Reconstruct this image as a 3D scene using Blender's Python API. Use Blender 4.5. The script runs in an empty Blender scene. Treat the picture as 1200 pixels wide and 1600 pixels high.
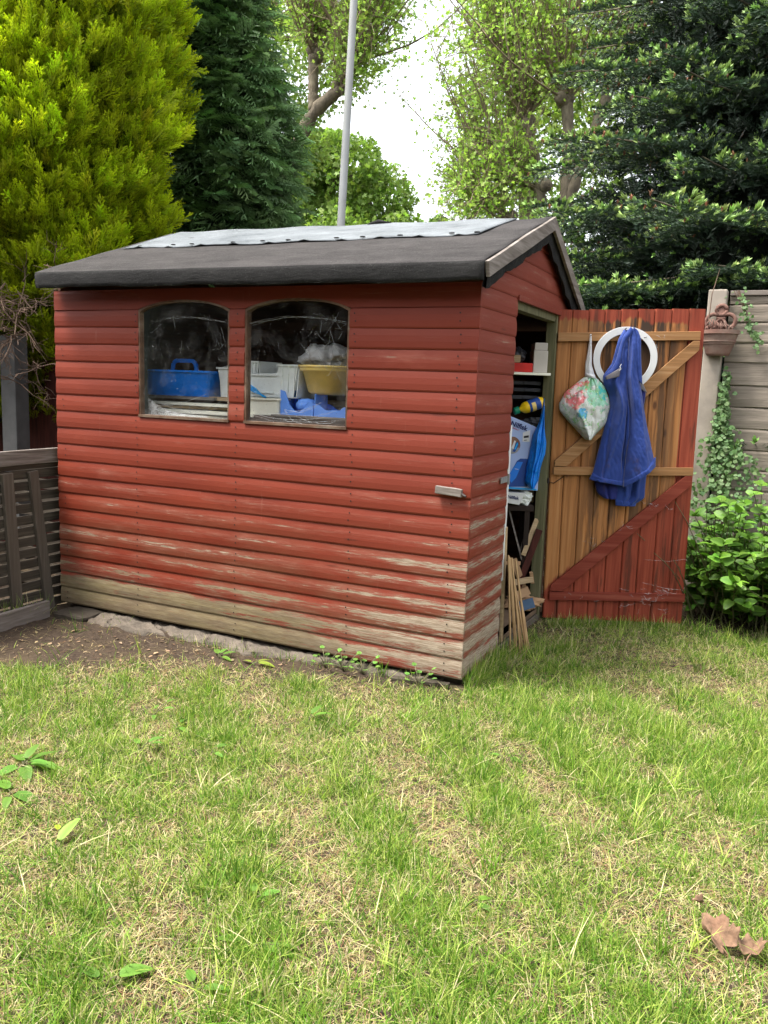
import bpy, math, random
import numpy as np
from mathutils import Matrix, Vector
R_ = math.radians
rng = np.random.default_rng(7)
random.seed(7)
SC = bpy.context.scene
COL = SC.collection

# ------------------------------------------------------------------ camera, sky, sun, exposure
CAM = np.array([1.2534, -3.4876, 1.342]); YAW, PITCH, ROLL, FPX = 0.4477, 0.1524, 0.0361, 1287.6
f = np.array([-math.sin(YAW)*math.cos(PITCH), math.cos(YAW)*math.cos(PITCH), -math.sin(PITCH)])
r = np.array([math.cos(YAW), math.sin(YAW), 0.]); u = np.cross(r, f)
r2 = math.cos(ROLL)*r + math.sin(ROLL)*u; u2 = -math.sin(ROLL)*r + math.cos(ROLL)*u
cd = bpy.data.cameras.new('camera'); cam = bpy.data.objects.new('camera', cd); COL.objects.link(cam)
cam.matrix_world = Matrix([[r2[0], u2[0], -f[0], CAM[0]], [r2[1], u2[1], -f[1], CAM[1]], [r2[2], u2[2], -f[2], CAM[2]], [0, 0, 0, 1]])
cd.sensor_fit = 'VERTICAL'; cd.sensor_height = 24; cd.lens = 24*FPX/1600; cd.clip_start = .05; cd.clip_end = 600
SC.camera = cam
SUN_DIR = Vector((-.42, -.30, 1.05)).normalized()      # towards the sun
W = bpy.data.worlds.new('World'); SC.world = W; W.use_nodes = True
wn = W.node_tree.nodes; wl = W.node_tree.links
sky = wn.new('ShaderNodeTexSky'); sky.sky_type = 'NISHITA'; sky.sun_disc = False
sky.sun_elevation = math.asin(SUN_DIR.z); sky.sun_rotation = math.atan2(SUN_DIR.x, SUN_DIR.y)
sky.air_density = 1.0; sky.dust_density = 3.0; sky.ozone_density = 1.0
hs = wn.new('ShaderNodeHueSaturation'); hs.inputs['Saturation'].default_value = .22   # thin white cloud
wl.new(sky.outputs[0], hs.inputs['Color']); wl.new(hs.outputs[0], wn['Background'].inputs[0])
wn['Background'].inputs[1].default_value = .15
sl = bpy.data.lights.new('sun', 'SUN'); sl.energy = 1.9; sl.angle = R_(16); sl.color = (1, .95, .87)
so = bpy.data.objects.new('sun', sl); COL.objects.link(so); so.rotation_euler = SUN_DIR.to_track_quat('Z', 'Y').to_euler()
SC.view_settings.view_transform = 'Standard'; SC.view_settings.look = 'None'; SC.view_settings.gamma = 1
SC.view_settings.exposure = 2.08
SC.render.engine = 'CYCLES'
SC.cycles.max_bounces = 8; SC.cycles.transparent_max_bounces = 12

# ------------------------------------------------------------------ node helpers
class NT:
    def __init__(s, name, rough=.8, spec=.3):
        s.m = bpy.data.materials.new(name); s.m.use_nodes = True
        s.n = s.m.node_tree.nodes; s.l = s.m.node_tree.links
        s.p = s.n['Principled BSDF']; s.out = s.n['Material Output']
        s.p.inputs['Roughness'].default_value = rough; s.p.inputs['Specular IOR Level'].default_value = spec
        s.tc = s.n.new('ShaderNodeTexCoord')
    def _i(s, sock, v):
        if isinstance(v, bpy.types.NodeSocket): s.l.new(v, sock)
        elif isinstance(v, (tuple, list)) and len(v) == 3 and sock.type == 'RGBA': sock.default_value = (*v, 1)
        else: sock.default_value = v
    def obj(s, scale=(1, 1, 1), off=None):
        m = s.n.new('ShaderNodeMapping'); s.l.new(s.tc.outputs['Object'], m.inputs[0]); m.inputs['Scale'].default_value = scale
        if off is not None: s._i(m.inputs['Location'], off)
        return m.outputs[0]
    def noise(s, vec, scale=5, detail=5, rough=.55, dist=0):
        t = s.n.new('ShaderNodeTexNoise'); s.l.new(vec, t.inputs['Vector'])
        t.inputs['Scale'].default_value = scale; t.inputs['Detail'].default_value = detail
        t.inputs['Roughness'].default_value = rough; t.inputs['Distortion'].default_value = dist
        return t.outputs['Fac']
    def vor(s, vec, scale=5, feat='F1', out='Distance'):
        t = s.n.new('ShaderNodeTexVoronoi'); t.feature = feat; s.l.new(vec, t.inputs['Vector']); t.inputs['Scale'].default_value = scale
        return t.outputs[out]
    def ramp(s, fac, stops):
        t = s.n.new('ShaderNodeValToRGB'); s._i(t.inputs[0], fac); e = t.color_ramp.elements
        while len(e) < len(stops): e.new(.5)
        for a, (pos, c) in zip(e, stops):
            a.position = pos; a.color = (*c, 1) if isinstance(c, (tuple, list)) else (c, c, c, 1)
        return t.outputs[0]
    def rng(s, v, a, b, c=0., d=1., smooth=False):
        t = s.n.new('ShaderNodeMapRange'); s._i(t.inputs[0], v)
        if smooth: t.interpolation_type = 'SMOOTHSTEP'
        for i, k in enumerate((a, b, c, d)): s._i(t.inputs[i+1], k)
        return t.outputs[0]
    def math(s, op, a, b=0., c=0.):
        t = s.n.new('ShaderNodeMath'); t.operation = op; s._i(t.inputs[0], a); s._i(t.inputs[1], b); s._i(t.inputs[2], c); return t.outputs[0]
    def mix(s, fac, a, b, mode='MIX'):
        t = s.n.new('ShaderNodeMix'); t.data_type = 'RGBA'; t.blend_type = mode
        s._i(t.inputs[0], fac); s._i(t.inputs[6], a); s._i(t.inputs[7], b); return t.outputs[2]
    def attr(s, name, out='Fac'):
        t = s.n.new('ShaderNodeAttribute'); t.attribute_name = name; return t.outputs[out]
    def xyz(s):
        t = s.n.new('ShaderNodeSeparateXYZ'); s.l.new(s.tc.outputs['Object'], t.inputs[0]); return t.outputs
    def comb(s, x=0., y=0., z=0.):
        t = s.n.new('ShaderNodeCombineXYZ')
        for i, v in enumerate((x, y, z)): s._i(t.inputs[i], v)
        return t.outputs[0]
    def base(s, c): s._i(s.p.inputs['Base Color'], c); return s
    def bump(s, h, strength=.3, dist=.005):
        t = s.n.new('ShaderNodeBump'); t.inputs['Strength'].default_value = strength; t.inputs['Distance'].default_value = dist
        s._i(t.inputs['Height'], h); s.l.new(t.outputs[0], s.p.inputs['Normal']); return s

M = {}
def simple(name, c, rough=.6, var=.25, scale=8, bump=.1, spec=.3, dirt=None, stretch=(1, 1, 1), bd=.003):
    t = NT(name, rough, spec); v = t.obj(stretch)
    n = t.noise(v, scale, 6)
    dk = tuple(x*(1-var) for x in c); lt = tuple(min(1, x*(1+var)) for x in c)
    col = t.ramp(n, [(.3, dk), (.7, lt)])
    if dirt:
        n2 = t.noise(v, scale*.37, 5, .7); col = t.mix(t.rng(n2, .5, .72, 0, .75), col, dirt)
    t.base(col)
    if bump: t.bump(t.noise(v, scale*3.3, 5), bump, bd)
    M[name] = t.m; return t

# ------------------------------------------------------------------ mesh helpers
def link(name, me, parent=None, M4=None):
    o = bpy.data.objects.new(name, me); COL.objects.link(o)
    if M4 is not None: o.matrix_world = M4
    if parent is not None:
        o.parent = parent; o.matrix_parent_inverse = parent.matrix_basis.inverted()
    return o
def npmesh(name, V, F, mats, attrs=None, smooth=False, mi=None):
    me = bpy.data.meshes.new(name); V = np.asarray(V, np.float32); F = np.asarray(F, np.int32); k = F.shape[1]
    me.vertices.add(len(V)); me.vertices.foreach_set('co', V.ravel())
    me.loops.add(F.size); me.loops.foreach_set('vertex_index', F.ravel())
    me.polygons.add(len(F)); me.polygons.foreach_set('loop_start', np.arange(0, F.size, k, dtype=np.int32))
    me.polygons.foreach_set('loop_total', np.full(len(F), k, np.int32))
    if mi is not None: me.polygons.foreach_set('material_index', np.asarray(mi, np.int32))
    for m in (mats if isinstance(mats, (list, tuple)) else [mats]): me.materials.append(m)
    me.update(calc_edges=True)
    for an, a in (attrs or {}).items():
        a = np.asarray(a, np.float32)
        if a.ndim == 2:
            at = me.color_attributes.new(an, 'FLOAT_COLOR', 'POINT'); b = np.ones((len(a), 4), np.float32); b[:, :3] = a; at.data.foreach_set('color', b.ravel())
        else:
            at = me.attributes.new(an, 'FLOAT', 'POINT'); at.data.foreach_set('value', a)
    if smooth: me.polygons.foreach_set('use_smooth', np.ones(len(F), bool))
    return me
class MB:
    def __init__(s): s.v = []; s.f = []; s.mi = []; s.bid = []; s.bt = []
    def add(s, vs, fs, mi=0, bid=None, bt=None):
        b = len(s.v); bid = random.random() if bid is None else bid
        s.v += [tuple(map(float, p)) for p in vs]; s.f += [tuple(b+i for i in q) for q in fs]; s.mi += [mi]*len(fs)
        s.bid += [bid]*len(vs); s.bt += (list(bt) if bt is not None else [.5]*len(vs)); return s
    def hexa(s, p, mi=0, bid=None):      # 8 points: bottom ring 0-3, top ring 4-7
        return s.add(p, [(3, 2, 1, 0), (4, 5, 6, 7), (0, 1, 5, 4), (1, 2, 6, 5), (2, 3, 7, 6), (3, 0, 4, 7)], mi, bid)
    def box(s, x0, x1, y0, y1, z0, z1, mi=0, bid=None):
        return s.hexa([(x0, y0, z0), (x1, y0, z0), (x1, y1, z0), (x0, y1, z0), (x0, y0, z1), (x1, y0, z1), (x1, y1, z1), (x0, y1, z1)], mi, bid)
    def bar(s, a, b, w, h, up=(0, 0, 1), mi=0, seg=1, wob=0., bid=None):
        a = np.array(a, float); b = np.array(b, float); d = b-a; d /= np.linalg.norm(d); up = np.array(up, float)
        sd = np.cross(d, up); sd /= np.linalg.norm(sd); uu = np.cross(sd, d); vs = []; fs = []
        for i in range(seg+1):
            c = a+(b-a)*i/seg + (sd*random.uniform(-wob, wob)+uu*random.uniform(-wob, wob))
            for su, sv in ((-1, -1), (1, -1), (1, 1), (-1, 1)): vs.append(c+sd*su*w/2+uu*sv*h/2)
        for i in range(seg):
            for j in range(4): fs.append((i*4+j, i*4+(j+1) % 4, i*4+4+(j+1) % 4, i*4+4+j))
        fs += [(3, 2, 1, 0), tuple(seg*4+j for j in range(4))]
        return s.add(vs, fs, mi, bid)
    def tube(s, pts, rad, n=8, mi=0, bid=None, caps=True):
        P = [np.array(p, float) for p in pts]; k = len(P); rad = rad if hasattr(rad, '__len__') else [rad]*k
        vs = []; fs = []; ref = np.array([.31, .2, .93])
        for i, p in enumerate(P):
            d = P[min(i+1, k-1)]-P[max(i-1, 0)]; d = d/(np.linalg.norm(d)+1e-9)
            a = np.cross(d, ref); a /= np.linalg.norm(a)+1e-9; b = np.cross(d, a)
            for j in range(n):
                t = 2*math.pi*j/n; vs.append(p+rad[i]*(math.cos(t)*a+math.sin(t)*b))
        for i in range(k-1):
            for j in range(n): fs.append((i*n+j, i*n+(j+1) % n, i*n+n+(j+1) % n, i*n+n+j))
        if caps: fs += [tuple(range(n-1, -1, -1)), tuple((k-1)*n+j for j in range(n))]
        return s.add(vs, fs, mi, bid)
    def lathe(s, prof, c, n=24, a0=0, a1=2*math.pi, mi=0, sx=1., sy=1.):
        full = abs(a1-a0-2*math.pi) < 1e-6; m = n if full else n+1; vs = []; fs = []
        for rr, z in prof:
            for j in range(m):
                t = a0+(a1-a0)*j/n; vs.append((c[0]+rr*math.cos(t)*sx, c[1]+rr*math.sin(t)*sy, c[2]+z))
        for i in range(len(prof)-1):
            for j in range(n): fs.append((i*m+j, i*m+(j+1) % m, (i+1)*m+(j+1) % m, (i+1)*m+j))
        return s.add(vs, fs, mi)
    def prism(s, poly, fr, t0, t1, mi=0, bid=None):   # poly of (a,b); fr(a,b,t)->xyz
        n = len(poly); vs = [fr(a, b, t0) for a, b in poly]+[fr(a, b, t1) for a, b in poly]
        fs = [tuple(range(n-1, -1, -1)), tuple(range(n, 2*n))]+[(i, (i+1) % n, n+(i+1) % n, n+i) for i in range(n)]
        return s.add(vs, fs, mi, bid)
    def xf(s, M4):
        s.v = [tuple(M4 @ Vector(p)) for p in s.v]; return s
    def build(s, name, mats, parent=None, M4=None, bevel=0, smooth=False, solid=0, subd=0):
        me = bpy.data.meshes.new(name); me.from_pydata(s.v, [], s.f)
        for m in (mats if isinstance(mats, (list, tuple)) else [mats]): me.materials.append(m)
        me.polygons.foreach_set('material_index', s.mi)
        for an, a in (('bid', s.bid), ('bt', s.bt)):
            at = me.attributes.new(an, 'FLOAT', 'POINT'); at.data.foreach_set('value', np.array(a, np.float32))
        if smooth: me.polygons.foreach_set('use_smooth', np.ones(len(s.f), bool))
        me.update()
        o = link(name, me, parent, M4)
        if solid: q = o.modifiers.new('solid', 'SOLIDIFY'); q.thickness = solid; q.offset = 0
        if subd: q = o.modifiers.new('sub', 'SUBSURF'); q.levels = q.render_levels = subd
        if bevel:
            q = o.modifiers.new('bevel', 'BEVEL'); q.width = bevel; q.segments = 2; q.limit_method = 'ANGLE'; q.angle_limit = R_(40)
        return o
def tag(o, label=None, cat=None, group=None, kind=None):
    if label: o['label'] = label
    if cat: o['category'] = cat
    if group: o['group'] = group
    if kind: o['kind'] = kind
    return o
def thing(name, loc, label, cat, group=None):
    o = bpy.data.objects.new(name, None); COL.objects.link(o); o.empty_display_size = .1; o.matrix_basis = Matrix.Translation(Vector(loc))
    return tag(o, label, cat, group)
def vnoise(P, s, seed=0):                # cheap smooth noise in [-1,1] from sines
    g = np.random.default_rng(seed); out = 0
    for k in range(6):
        w = g.normal(size=3)*s*(1+.5*k); out = out+np.sin(P@w+g.uniform(0, 6.28))/(1+.5*k)
    return out/2.6

# ------------------------------------------------------------------ materials
def red_cladding():
    t = NT('red_cladding', .62, .22); X, Y, Z = t.xyz()
    bid = t.attr('bid'); bt = t.attr('bt')
    off = t.comb(t.math('MULTIPLY', bid, 17.), t.math('MULTIPLY', bid, 9.), t.math('MULTIPLY', bid, 5.))
    grain = t.noise(t.obj((4.2, 4.2, 75), off), 1.7, 10, .74)
    fine = t.noise(t.obj((9, 9, 230), off), 1.4, 6, .75)
    blot = t.noise(t.obj((1.5, 1.5, 5), off), 1.5, 5, .6)
    along = t.math('SUBTRACT', t.math('ADD', X, 0), t.math('MULTIPLY', Y, 0.))
    base = t.ramp(t.noise(t.obj((1, 1, 3), off), 1.3, 4), [(.3, (.135, .0200, .0085)), (.7, (.198, .033, .0145))])
    base = t.mix(t.rng(X, -1.6, .1, 0, .55, True), base, (.185, .036, .022))
    base = t.mix(t.rng(bid, 0, 1, 0, .22), base, (.13, .022, .013))
    base = t.mix(t.rng(fine, .35, .75, 0, .18), base, (.11, .014, .008))
    base = t.mix(t.rng(blot, .60, .75, 0, .35), base, (.30, .085, .055))
    kn = t.vor(t.obj((1.6, 1.6, 11), off), 1.3); base = t.mix(t.rng(kn, .10, .05, 0, .55), base, (.07, .015, .008))
    base = t.mix(t.math('MULTIPLY', t.rng(Z, .75, .15), t.rng(blot, .40, .62, 0, .55)), base, (.135, .075, .04))
    drip = t.noise(t.obj((26, 26, 2.2)), 1.5, 5, .65); base = t.mix(t.rng(drip, .66, .76, 0, .22), base, (.30, .17, .13))
    wood = t.ramp(fine, [(.30, (.075, .052, .036)), (.46, (.22, .165, .115)), (.62, (.36, .295, .225)), (.8, (.46, .40, .32))])
    green = t.ramp(t.noise(t.obj((1.2, 1.2, 9)), 2, 5), [(.35, (.105, .070, .032)), (.7, (.125, .108, .032))])
    lx = t.rng(X, -.2, -1.0, 0, .8, True)
    wood = t.mix(t.math('MULTIPLY', lx, t.rng(Z, .5, .15)), wood, t.mix(t.rng(t.noise(t.obj((2, 2, 14), off), 2.2, 5, .7), .42, .62, 0, .6), t.mix(t.rng(fine, .3, .7), green, (.21, .165, .09)), (.07, .046, .028)))
    # wear amount: strong on the lowest boards, some on the exposed belly of each board, more near the front corner
    low = t.ramp(t.rng(Z, 0, 1.8), [(0., .23), (.07, .20), (.11, .155), (.17, .13), (.30, .095), (.45, .055), (.58, .0), (1., .0)])
    gable = t.math('MULTIPLY', t.rng(Y, .0, .02), t.rng(X, -.3, 0.))
    near = t.math('ADD', t.math('ADD', t.rng(X, -.9, .0, 0, .035, True), t.math('MULTIPLY', t.rng(X, -.75, .0, 0, .062), t.math('MULTIPLY', t.rng(Z, .62, .5), t.math('SUBTRACT', 1., t.rng(Y, .0, .02))))), t.math('MULTIPLY', t.rng(X, -.4, -1.3), t.rng(Z, .30, .10, 0, .16)))
    belly = t.rng(t.math('ABSOLUTE', t.math('SUBTRACT', bt, .62)), .0, .34, .075, -.06)
    gz = t.math('MULTIPLY', gable, t.rng(Z, 1.75, .5, .035, .065))
    s1 = t.math('ADD', t.math('MULTIPLY', grain, .62), t.math('MULTIPLY', blot, .38))
    tot = t.math('ADD', t.math('ADD', s1, low), t.math('ADD', t.math('ADD', near, belly), gz))
    mask = t.rng(tot, .712, .742)
    mask = t.math('MULTIPLY', mask, t.rng(fine, .26, .42))
    col = t.mix(mask, base, wood)
    faded = t.rng(tot, .60, .74, 0, .55)
    col = t.mix(t.math('MULTIPLY', faded, t.math('SUBTRACT', 1., mask)), col, (.24, .095, .068))
    t.base(col); t._i(t.p.inputs['Roughness'], t.rng(mask, 0, 1, .58, .88))
    t.bump(t.math('ADD', t.math('MULTIPLY', fine, .6), t.math('MULTIPLY', mask, -.5)), .35, .0025); M['red'] = t.m
red_cladding()
def plank_mat(name, a, b, c, gs=(30, 30, 1.4), rough=.75, knots=True, red=None):
    t = NT(name, rough, .25); bid = t.attr('bid')
    off = t.comb(t.math('MULTIPLY', bid, 13.), t.math('MULTIPLY', bid, 7.), t.math('MULTIPLY', bid, 21.))
    v = t.obj(gs, off); n = t.noise(v, 1.3, 6, .6, .6); n2 = t.noise(t.obj(tuple(q*4 for q in gs), off), 1, 4, .7)
    col = t.ramp(n, [(.28, a), (.5, b), (.72, c)]); col = t.mix(t.rng(n2, .35, .8, 0, .3), col, a)
    col = t.mix(t.rng(bid, 0, 1, 0, .35), col, b)
    if knots:
        k = t.vor(t.obj(tuple((q*.28 if q > 5 else q*2.1) for q in gs), off), 1)
        col = t.mix(t.rng(k, .10, .045, 0, .85), col, tuple(x*.3 for x in a))
    t.base(col).bump(n2, .3, .002); M[name] = t.m; return t
# inside face of the door: bare pine with black water streaks, red wash lower right and round the edge
t = NT('door_wood', .7, .25); X, Y, Z = t.xyz(); bid = t.attr('bid')
off = t.comb(t.math('MULTIPLY', bid, 13.), 0., t.math('MULTIPLY', bid, 21.))
g1 = t.noise(t.obj((34, 20, 1.3), off), 1.2, 6, .6, .8); g2 = t.noise(t.obj((120, 60, 5), off), 1, 4, .7)
pine = t.ramp(g1, [(.25, (.18, .070, .020)), (.5, (.37, .155, .048)), (.75, (.47, .235, .090))])
pine = t.mix(t.rng(g2, .4, .8, 0, .35), pine, (.20, .085, .03))
k = t.vor(t.obj((7, 5, 3.0), off), 1); pine = t.mix(t.rng(k, .11, .05, 0, .9), pine, (.09, .035, .015))
st = t.noise(t.obj((15, 1, 1.0)), 1.1, 5, .65, .3)
mid = t.math('MULTIPLY', t.rng(X, .14, .30, 0, 1, True), t.rng(X, .78, .62, 0, 1, True))
black = t.math('MULTIPLY', t.rng(st, .435, .53), t.math('ADD', t.math('MULTIPLY', mid, .8), .08))
topz = t.rng(Z, 1.45, 1.75, 0, .45)
pine = t.mix(t.math('MULTIPLY', t.math('ADD', black, t.math('MULTIPLY', topz, t.rng(st, .42, .55))), .85), pine, (.045, .028, .018))
redp = t.ramp(g1, [(.3, (.17, .026, .012)), (.7, (.30, .064, .032))])
redp = t.mix(t.math('MULTIPLY', t.rng(st, .55, .63), .75), redp, (.07, .022, .012))
line = t.math('ADD', t.math('MULTIPLY', X, .86), .09)       # along the lower brace
wob = t.math('MULTIPLY', t.noise(t.obj((22, 1, 2)), 1, 3), .12)
r_low = t.rng(t.math('SUBTRACT', t.math('ADD', line, wob), Z), .0, .03)
r_low = t.math('MULTIPLY', r_low, t.rng(Z, .92, .88))
r_top = t.rng(t.math('ADD', Z, wob), 1.815, 1.83)
r_side = t.rng(X, .742, .748)
r_bot = t.rng(Z, .10, .09)
rm = t.math('MAXIMUM', t.math('MAXIMUM', r_low, r_top), t.math('MAXIMUM', r_side, r_bot))
t.base(t.mix(rm, pine, redp)).bump(t.math('ADD', g2, g1), .3, .002); M['door_wood'] = t.m
plank_mat('pine_rail', (.16, .08, .03), (.31, .155, .06), (.41, .24, .115), gs=(1.4, 20, 34))
plank_mat('red_rail', (.12, .018, .010), (.18, .031, .016), (.25, .065, .04), gs=(1.4, 20, 34), knots=False)
plank_mat('grey_timber', (.08, .064, .053), (.17, .145, .125), (.30, .265, .24), gs=(3, 3, 40), knots=False)
plank_mat('grey_timber_v', (.05, .038, .029), (.09, .072, .055), (.14, .115, .09), gs=(34, 34, 1.6), knots=False)
plank_mat('slat_timber', (.022, .017, .012), (.052, .041, .030), (.095, .078, .056), gs=(2, 2, 45), knots=False)
plank_mat('cane_wood', (.20, .115, .055), (.38, .24, .12), (.52, .36, .20), gs=(60, 60, 4), knots=False)
plank_mat('pale_plank', (.22, .145, .07), (.38, .27, .155), (.52, .40, .25), gs=(3, 40, 40), knots=False)
plank_mat('jamb', (.055, .055, .026), (.12, .115, .058), (.19, .17, .095), gs=(30, 30, 1.6), knots=False)
simple('inner_wood', (.09, .045, .026), .9, .4, 3, .2, stretch=(1, 1, 12))
simple('concrete', (.10, .082, .064), .95, .35, 14, .5, dirt=(.13, .10, .075), bd=.006)
simple('post_concrete', (.27, .235, .195), .95, .18, 9, .3, dirt=(.33, .28, .22), bd=.003)
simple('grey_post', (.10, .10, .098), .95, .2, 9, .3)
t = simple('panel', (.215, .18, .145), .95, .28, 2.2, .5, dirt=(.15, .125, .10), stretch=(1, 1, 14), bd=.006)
simple('terracotta', (.155, .083, .064), .9, .25, 12, .25, dirt=(.24, .19, .15))
simple('galv', (.30, .30, .31), .5, .25, 20, .1)
M['galv'].node_tree.nodes['Principled BSDF'].inputs['Metallic'].default_value = .6
simple('pole', (.34, .35, .345), .6, .1, 6, .05, dirt=(.33, .33, .31))
simple('blue_plastic', (.006, .19, .75), .4, .15, 5, .05, .5)
simple('soft_blue', (.13, .30, .80), .6, .12, 6, .05)
simple('cyan_cord', (.01, .32, .75), .4, .1, 6, 0)
simple('grey_crate', (.74, .77, .74), .5, .12, 6, .05, dirt=(.55, .56, .53))
simple('cream', (.84, .82, .68), .6, .1, 6, .05)
simple('yellow_bowl', (.80, .58, .17), .45, .15, 5, .05, dirt=(.42, .30, .12))
simple('white_plastic', (.62, .62, .61), .45, .05, 6, .05)
simple('card', (.50, .46, .40), .9, .1, 6, .05)
simple('brown_card', (.36, .22, .12), .9, .15, 8, .05)
simple('print_blue', (.33, .42, .66), .5, .15, 3, 0)
simple('deep_blue', (.02, .07, .30), .5, .4, 4, 0)
simple('print_brown', (.20, .10, .06), .5, .5, 10, 0)
simple('navy_ink', (.008, .015, .09), .5, .1, 3, 0)
simple('red_ink', (.45, .05, .05), .5, .1, 3, 0)
simple('black_plastic', (.025, .025, .03), .4, .3, 8, .1)
simple('red_box', (.50, .02, .012), .5, .25, 8, .05)
simple('yellow_jug', (.80, .52, .01), .35, .08, 5, 0, .5)
simple('green_cap', (.005, .18, .09), .4, .1, 5, 0)
simple('dark_nail', (.02, .012, .01), .6, .2, 5, 0)
simple('bark', (.14, .115, .08), .95, .45, 12, .6, dirt=(.22, .20, .14), stretch=(1, 1, .5), bd=.02)
simple('dead_twig', (.13, .085, .06), .95, .4, 12, 0)
simple('core', (.008, .010, .006), 1., .5, 5, .5)  # near-black: crown shade put into the colour of the dead inner growth
simple('grey_lining', (.14, .13, .14), .9, .2, 20, .2)
simple('shed_floor', (.12, .08, .05), .95, .4, 5, .2)
def felt(name, a, b, sp):
    t = NT(name, .93, .2); n = t.noise(t.obj(), 1.4, 6, .65); fl = t.noise(t.obj(), 420, 2); mid = t.noise(t.obj((1, 3, 3)), 9, 5, .7)
    col = t.ramp(n, [(.3, a), (.7, b)]); col = t.mix(t.rng(mid, .4, .75, 0, .35), col, tuple(x*1.5 for x in b))
    col = t.mix(t.rng(fl, .62, .72, 0, .6), col, sp)
    wsp = t.noise(t.obj((1, 1, 1)), 75, 3); col = t.mix(t.rng(wsp, .71, .74, 0, .5), col, tuple(x*4 for x in b))
    patch = t.noise(t.obj((1, 2, 2), (4, 1, 2)), 2.6, 6, .7); col = t.mix(t.rng(patch, .5, .7, 0, .5), col, tuple(x*1.8 for x in b)); col = t.mix(t.rng(patch, .46, .3, 0, .8), col, tuple(x*.6 for x in a)); gr = t.noise(t.obj(), 150, 3, .8); col = t.mix(t.rng(gr, .58, .66, 0, .5), col, sp)
    t.base(col).bump(t.math('ADD', fl, t.math('MULTIPLY', mid, 3)), .7, .005); M[name] = t.m
felt('felt', (.021, .019, .0185), (.042, .038, .037), (.15, .14, .135))
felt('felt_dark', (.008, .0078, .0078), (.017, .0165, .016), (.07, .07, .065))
felt('felt_grey', (.115, .128, .138), (.150, .163, .172), (.24, .255, .265))
def cloth(name, a, b, dirt, rough=.75):
    t = NT(name, rough, .25); n = t.noise(t.obj(), 6, 5); w = t.noise(t.obj(), 22, 5, .7)
    col = t.ramp(n, [(.3, a), (.7, b)])
    st = t.noise(t.obj((1, 1, .5), (3.1, 0, 1.2)), 11, 5, .75); z = t.xyz()[2]
    col = t.mix(t.math('MULTIPLY', t.rng(st, .56, .68, 0, .6), t.rng(z, 1.12, .95)), col, dirt)
    t.base(col).bump(w, .10, .006); t.p.inputs['Sheen Weight'].default_value = .15; M[name] = t.m
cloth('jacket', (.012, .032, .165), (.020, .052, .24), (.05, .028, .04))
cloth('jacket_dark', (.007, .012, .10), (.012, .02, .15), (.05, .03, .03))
t = NT('carrier', .35, .4)                # thin patterned carrier bag
v = t.obj(); n1 = t.noise(v, 9, 4, .6, .6); vr = t.vor(t.obj((1, 1, 1.2)), 13, 'F1', 'Color'); bw = t.noise(v, 26, 4, .6, 1.5)
X, Y, Z = t.xyz()
col = t.ramp(n1, [(.3, (.50, .52, .48)), (.7, (.66, .68, .64))])
def blob(cx, cz, rad, soft=.035, nz=.05, sc=14):
    dx = t.math('SUBTRACT', X, cx); dz = t.math('SUBTRACT', Z, cz)
    d = t.math('SQRT', t.math('ADD', t.math('MULTIPLY', dx, dx), t.math('MULTIPLY', dz, dz)))
    d = t.math('ADD', d, t.math('MULTIPLY', t.math('SUBTRACT', t.noise(v, sc, 3), .5), nz*4))
    return t.rng(d, rad, rad-soft)
col = t.mix(t.math('MULTIPLY', blob(.10, 1.34, .075, .012), .9), col, (.72, .14, .15))
col = t.mix(t.math('MULTIPLY', blob(.12, 1.345, .034, .008, .06, 40), .85), col, (.78, .66, .62))
col = t.mix(t.math('MULTIPLY', blob(.24, 1.34, .085, .01, .07, 20), .75), col, (.16, .48, .30))
col = t.mix(t.math('MULTIPLY', blob(.265, 1.35, .03, .01, .05, 30), .8), col, (.02, .42, .42))
col = t.mix(t.math('MULTIPLY', blob(.155, 1.215, .035, .008, .05, 25), .9), col, (.03, .36, .62))
col = t.mix(t.math('MULTIPLY', t.rng(bw, .57, .60), .7), col, (.15, .45, .10))
col = t.mix(t.math('MULTIPLY', t.rng(t.noise(v, 30, 3, .6, 2), .63, .66), .6), col, (.70, .72, .70))
col = t.mix(t.math('MULTIPLY', t.rng(t.noise(t.obj((1, 1, 1), (5, 2, 0)), 17, 3, .6, 1), .62, .66), .6), col, (.25, .27, .25))
t.base(col).bump(t.noise(v, 17, 5, .6, 1.), .5, .02); M['carrier'] = t.m
def film(name, c, rough=.3):
    t = NT(name, rough, .5); v = t.obj(); t.base(t.ramp(t.noise(v, 9, 5), [(.3, tuple(x*.75 for x in c)), (.7, c)]))
    t.bump(t.noise(v, 22, 5, .6, 1.2), .6, .02)
    tr = t.n.new('ShaderNodeBsdfTranslucent'); tr.inputs[0].default_value = (*c, 1); mx = t.n.new('ShaderNodeMixShader'); mx.inputs[0].default_value = .3
    t.l.new(t.p.outputs[0], mx.inputs[1]); t.l.new(tr.outputs[0], mx.inputs[2]); t.l.new(mx.outputs[0], t.out.inputs[0]); M[name] = t.m
film('blue_film', (.01, .30, .95)); film('white_film', (.92, .92, .92)); film('black_film', (.04, .04, .045))
t = NT('pane', .05, .5)                   # dusty glass
gl = t.n.new('ShaderNodeBsdfGlossy'); gl.inputs['Roughness'].default_value = .03; tp = t.n.new('ShaderNodeBsdfTransparent'); tp.inputs[0].default_value = (.98, .99, .985, 1)
fr = t.n.new('ShaderNodeFresnel'); fr.inputs[0].default_value = 1.5; mx = t.n.new('ShaderNodeMixShader')
t.l.new(fr.outputs[0], mx.inputs[0]); t.l.new(tp.outputs[0], mx.inputs[1]); t.l.new(gl.outputs[0], mx.inputs[2])
df = t.n.new('ShaderNodeBsdfDiffuse'); df.inputs[0].default_value = (.5, .5, .48, 1); m2 = t.n.new('ShaderNodeMixShader')
Z = t.xyz()[2]; dust = t.noise(t.obj(), 5, 7, .7, .7); spk = t.noise(t.obj(), 90, 2)
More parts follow.
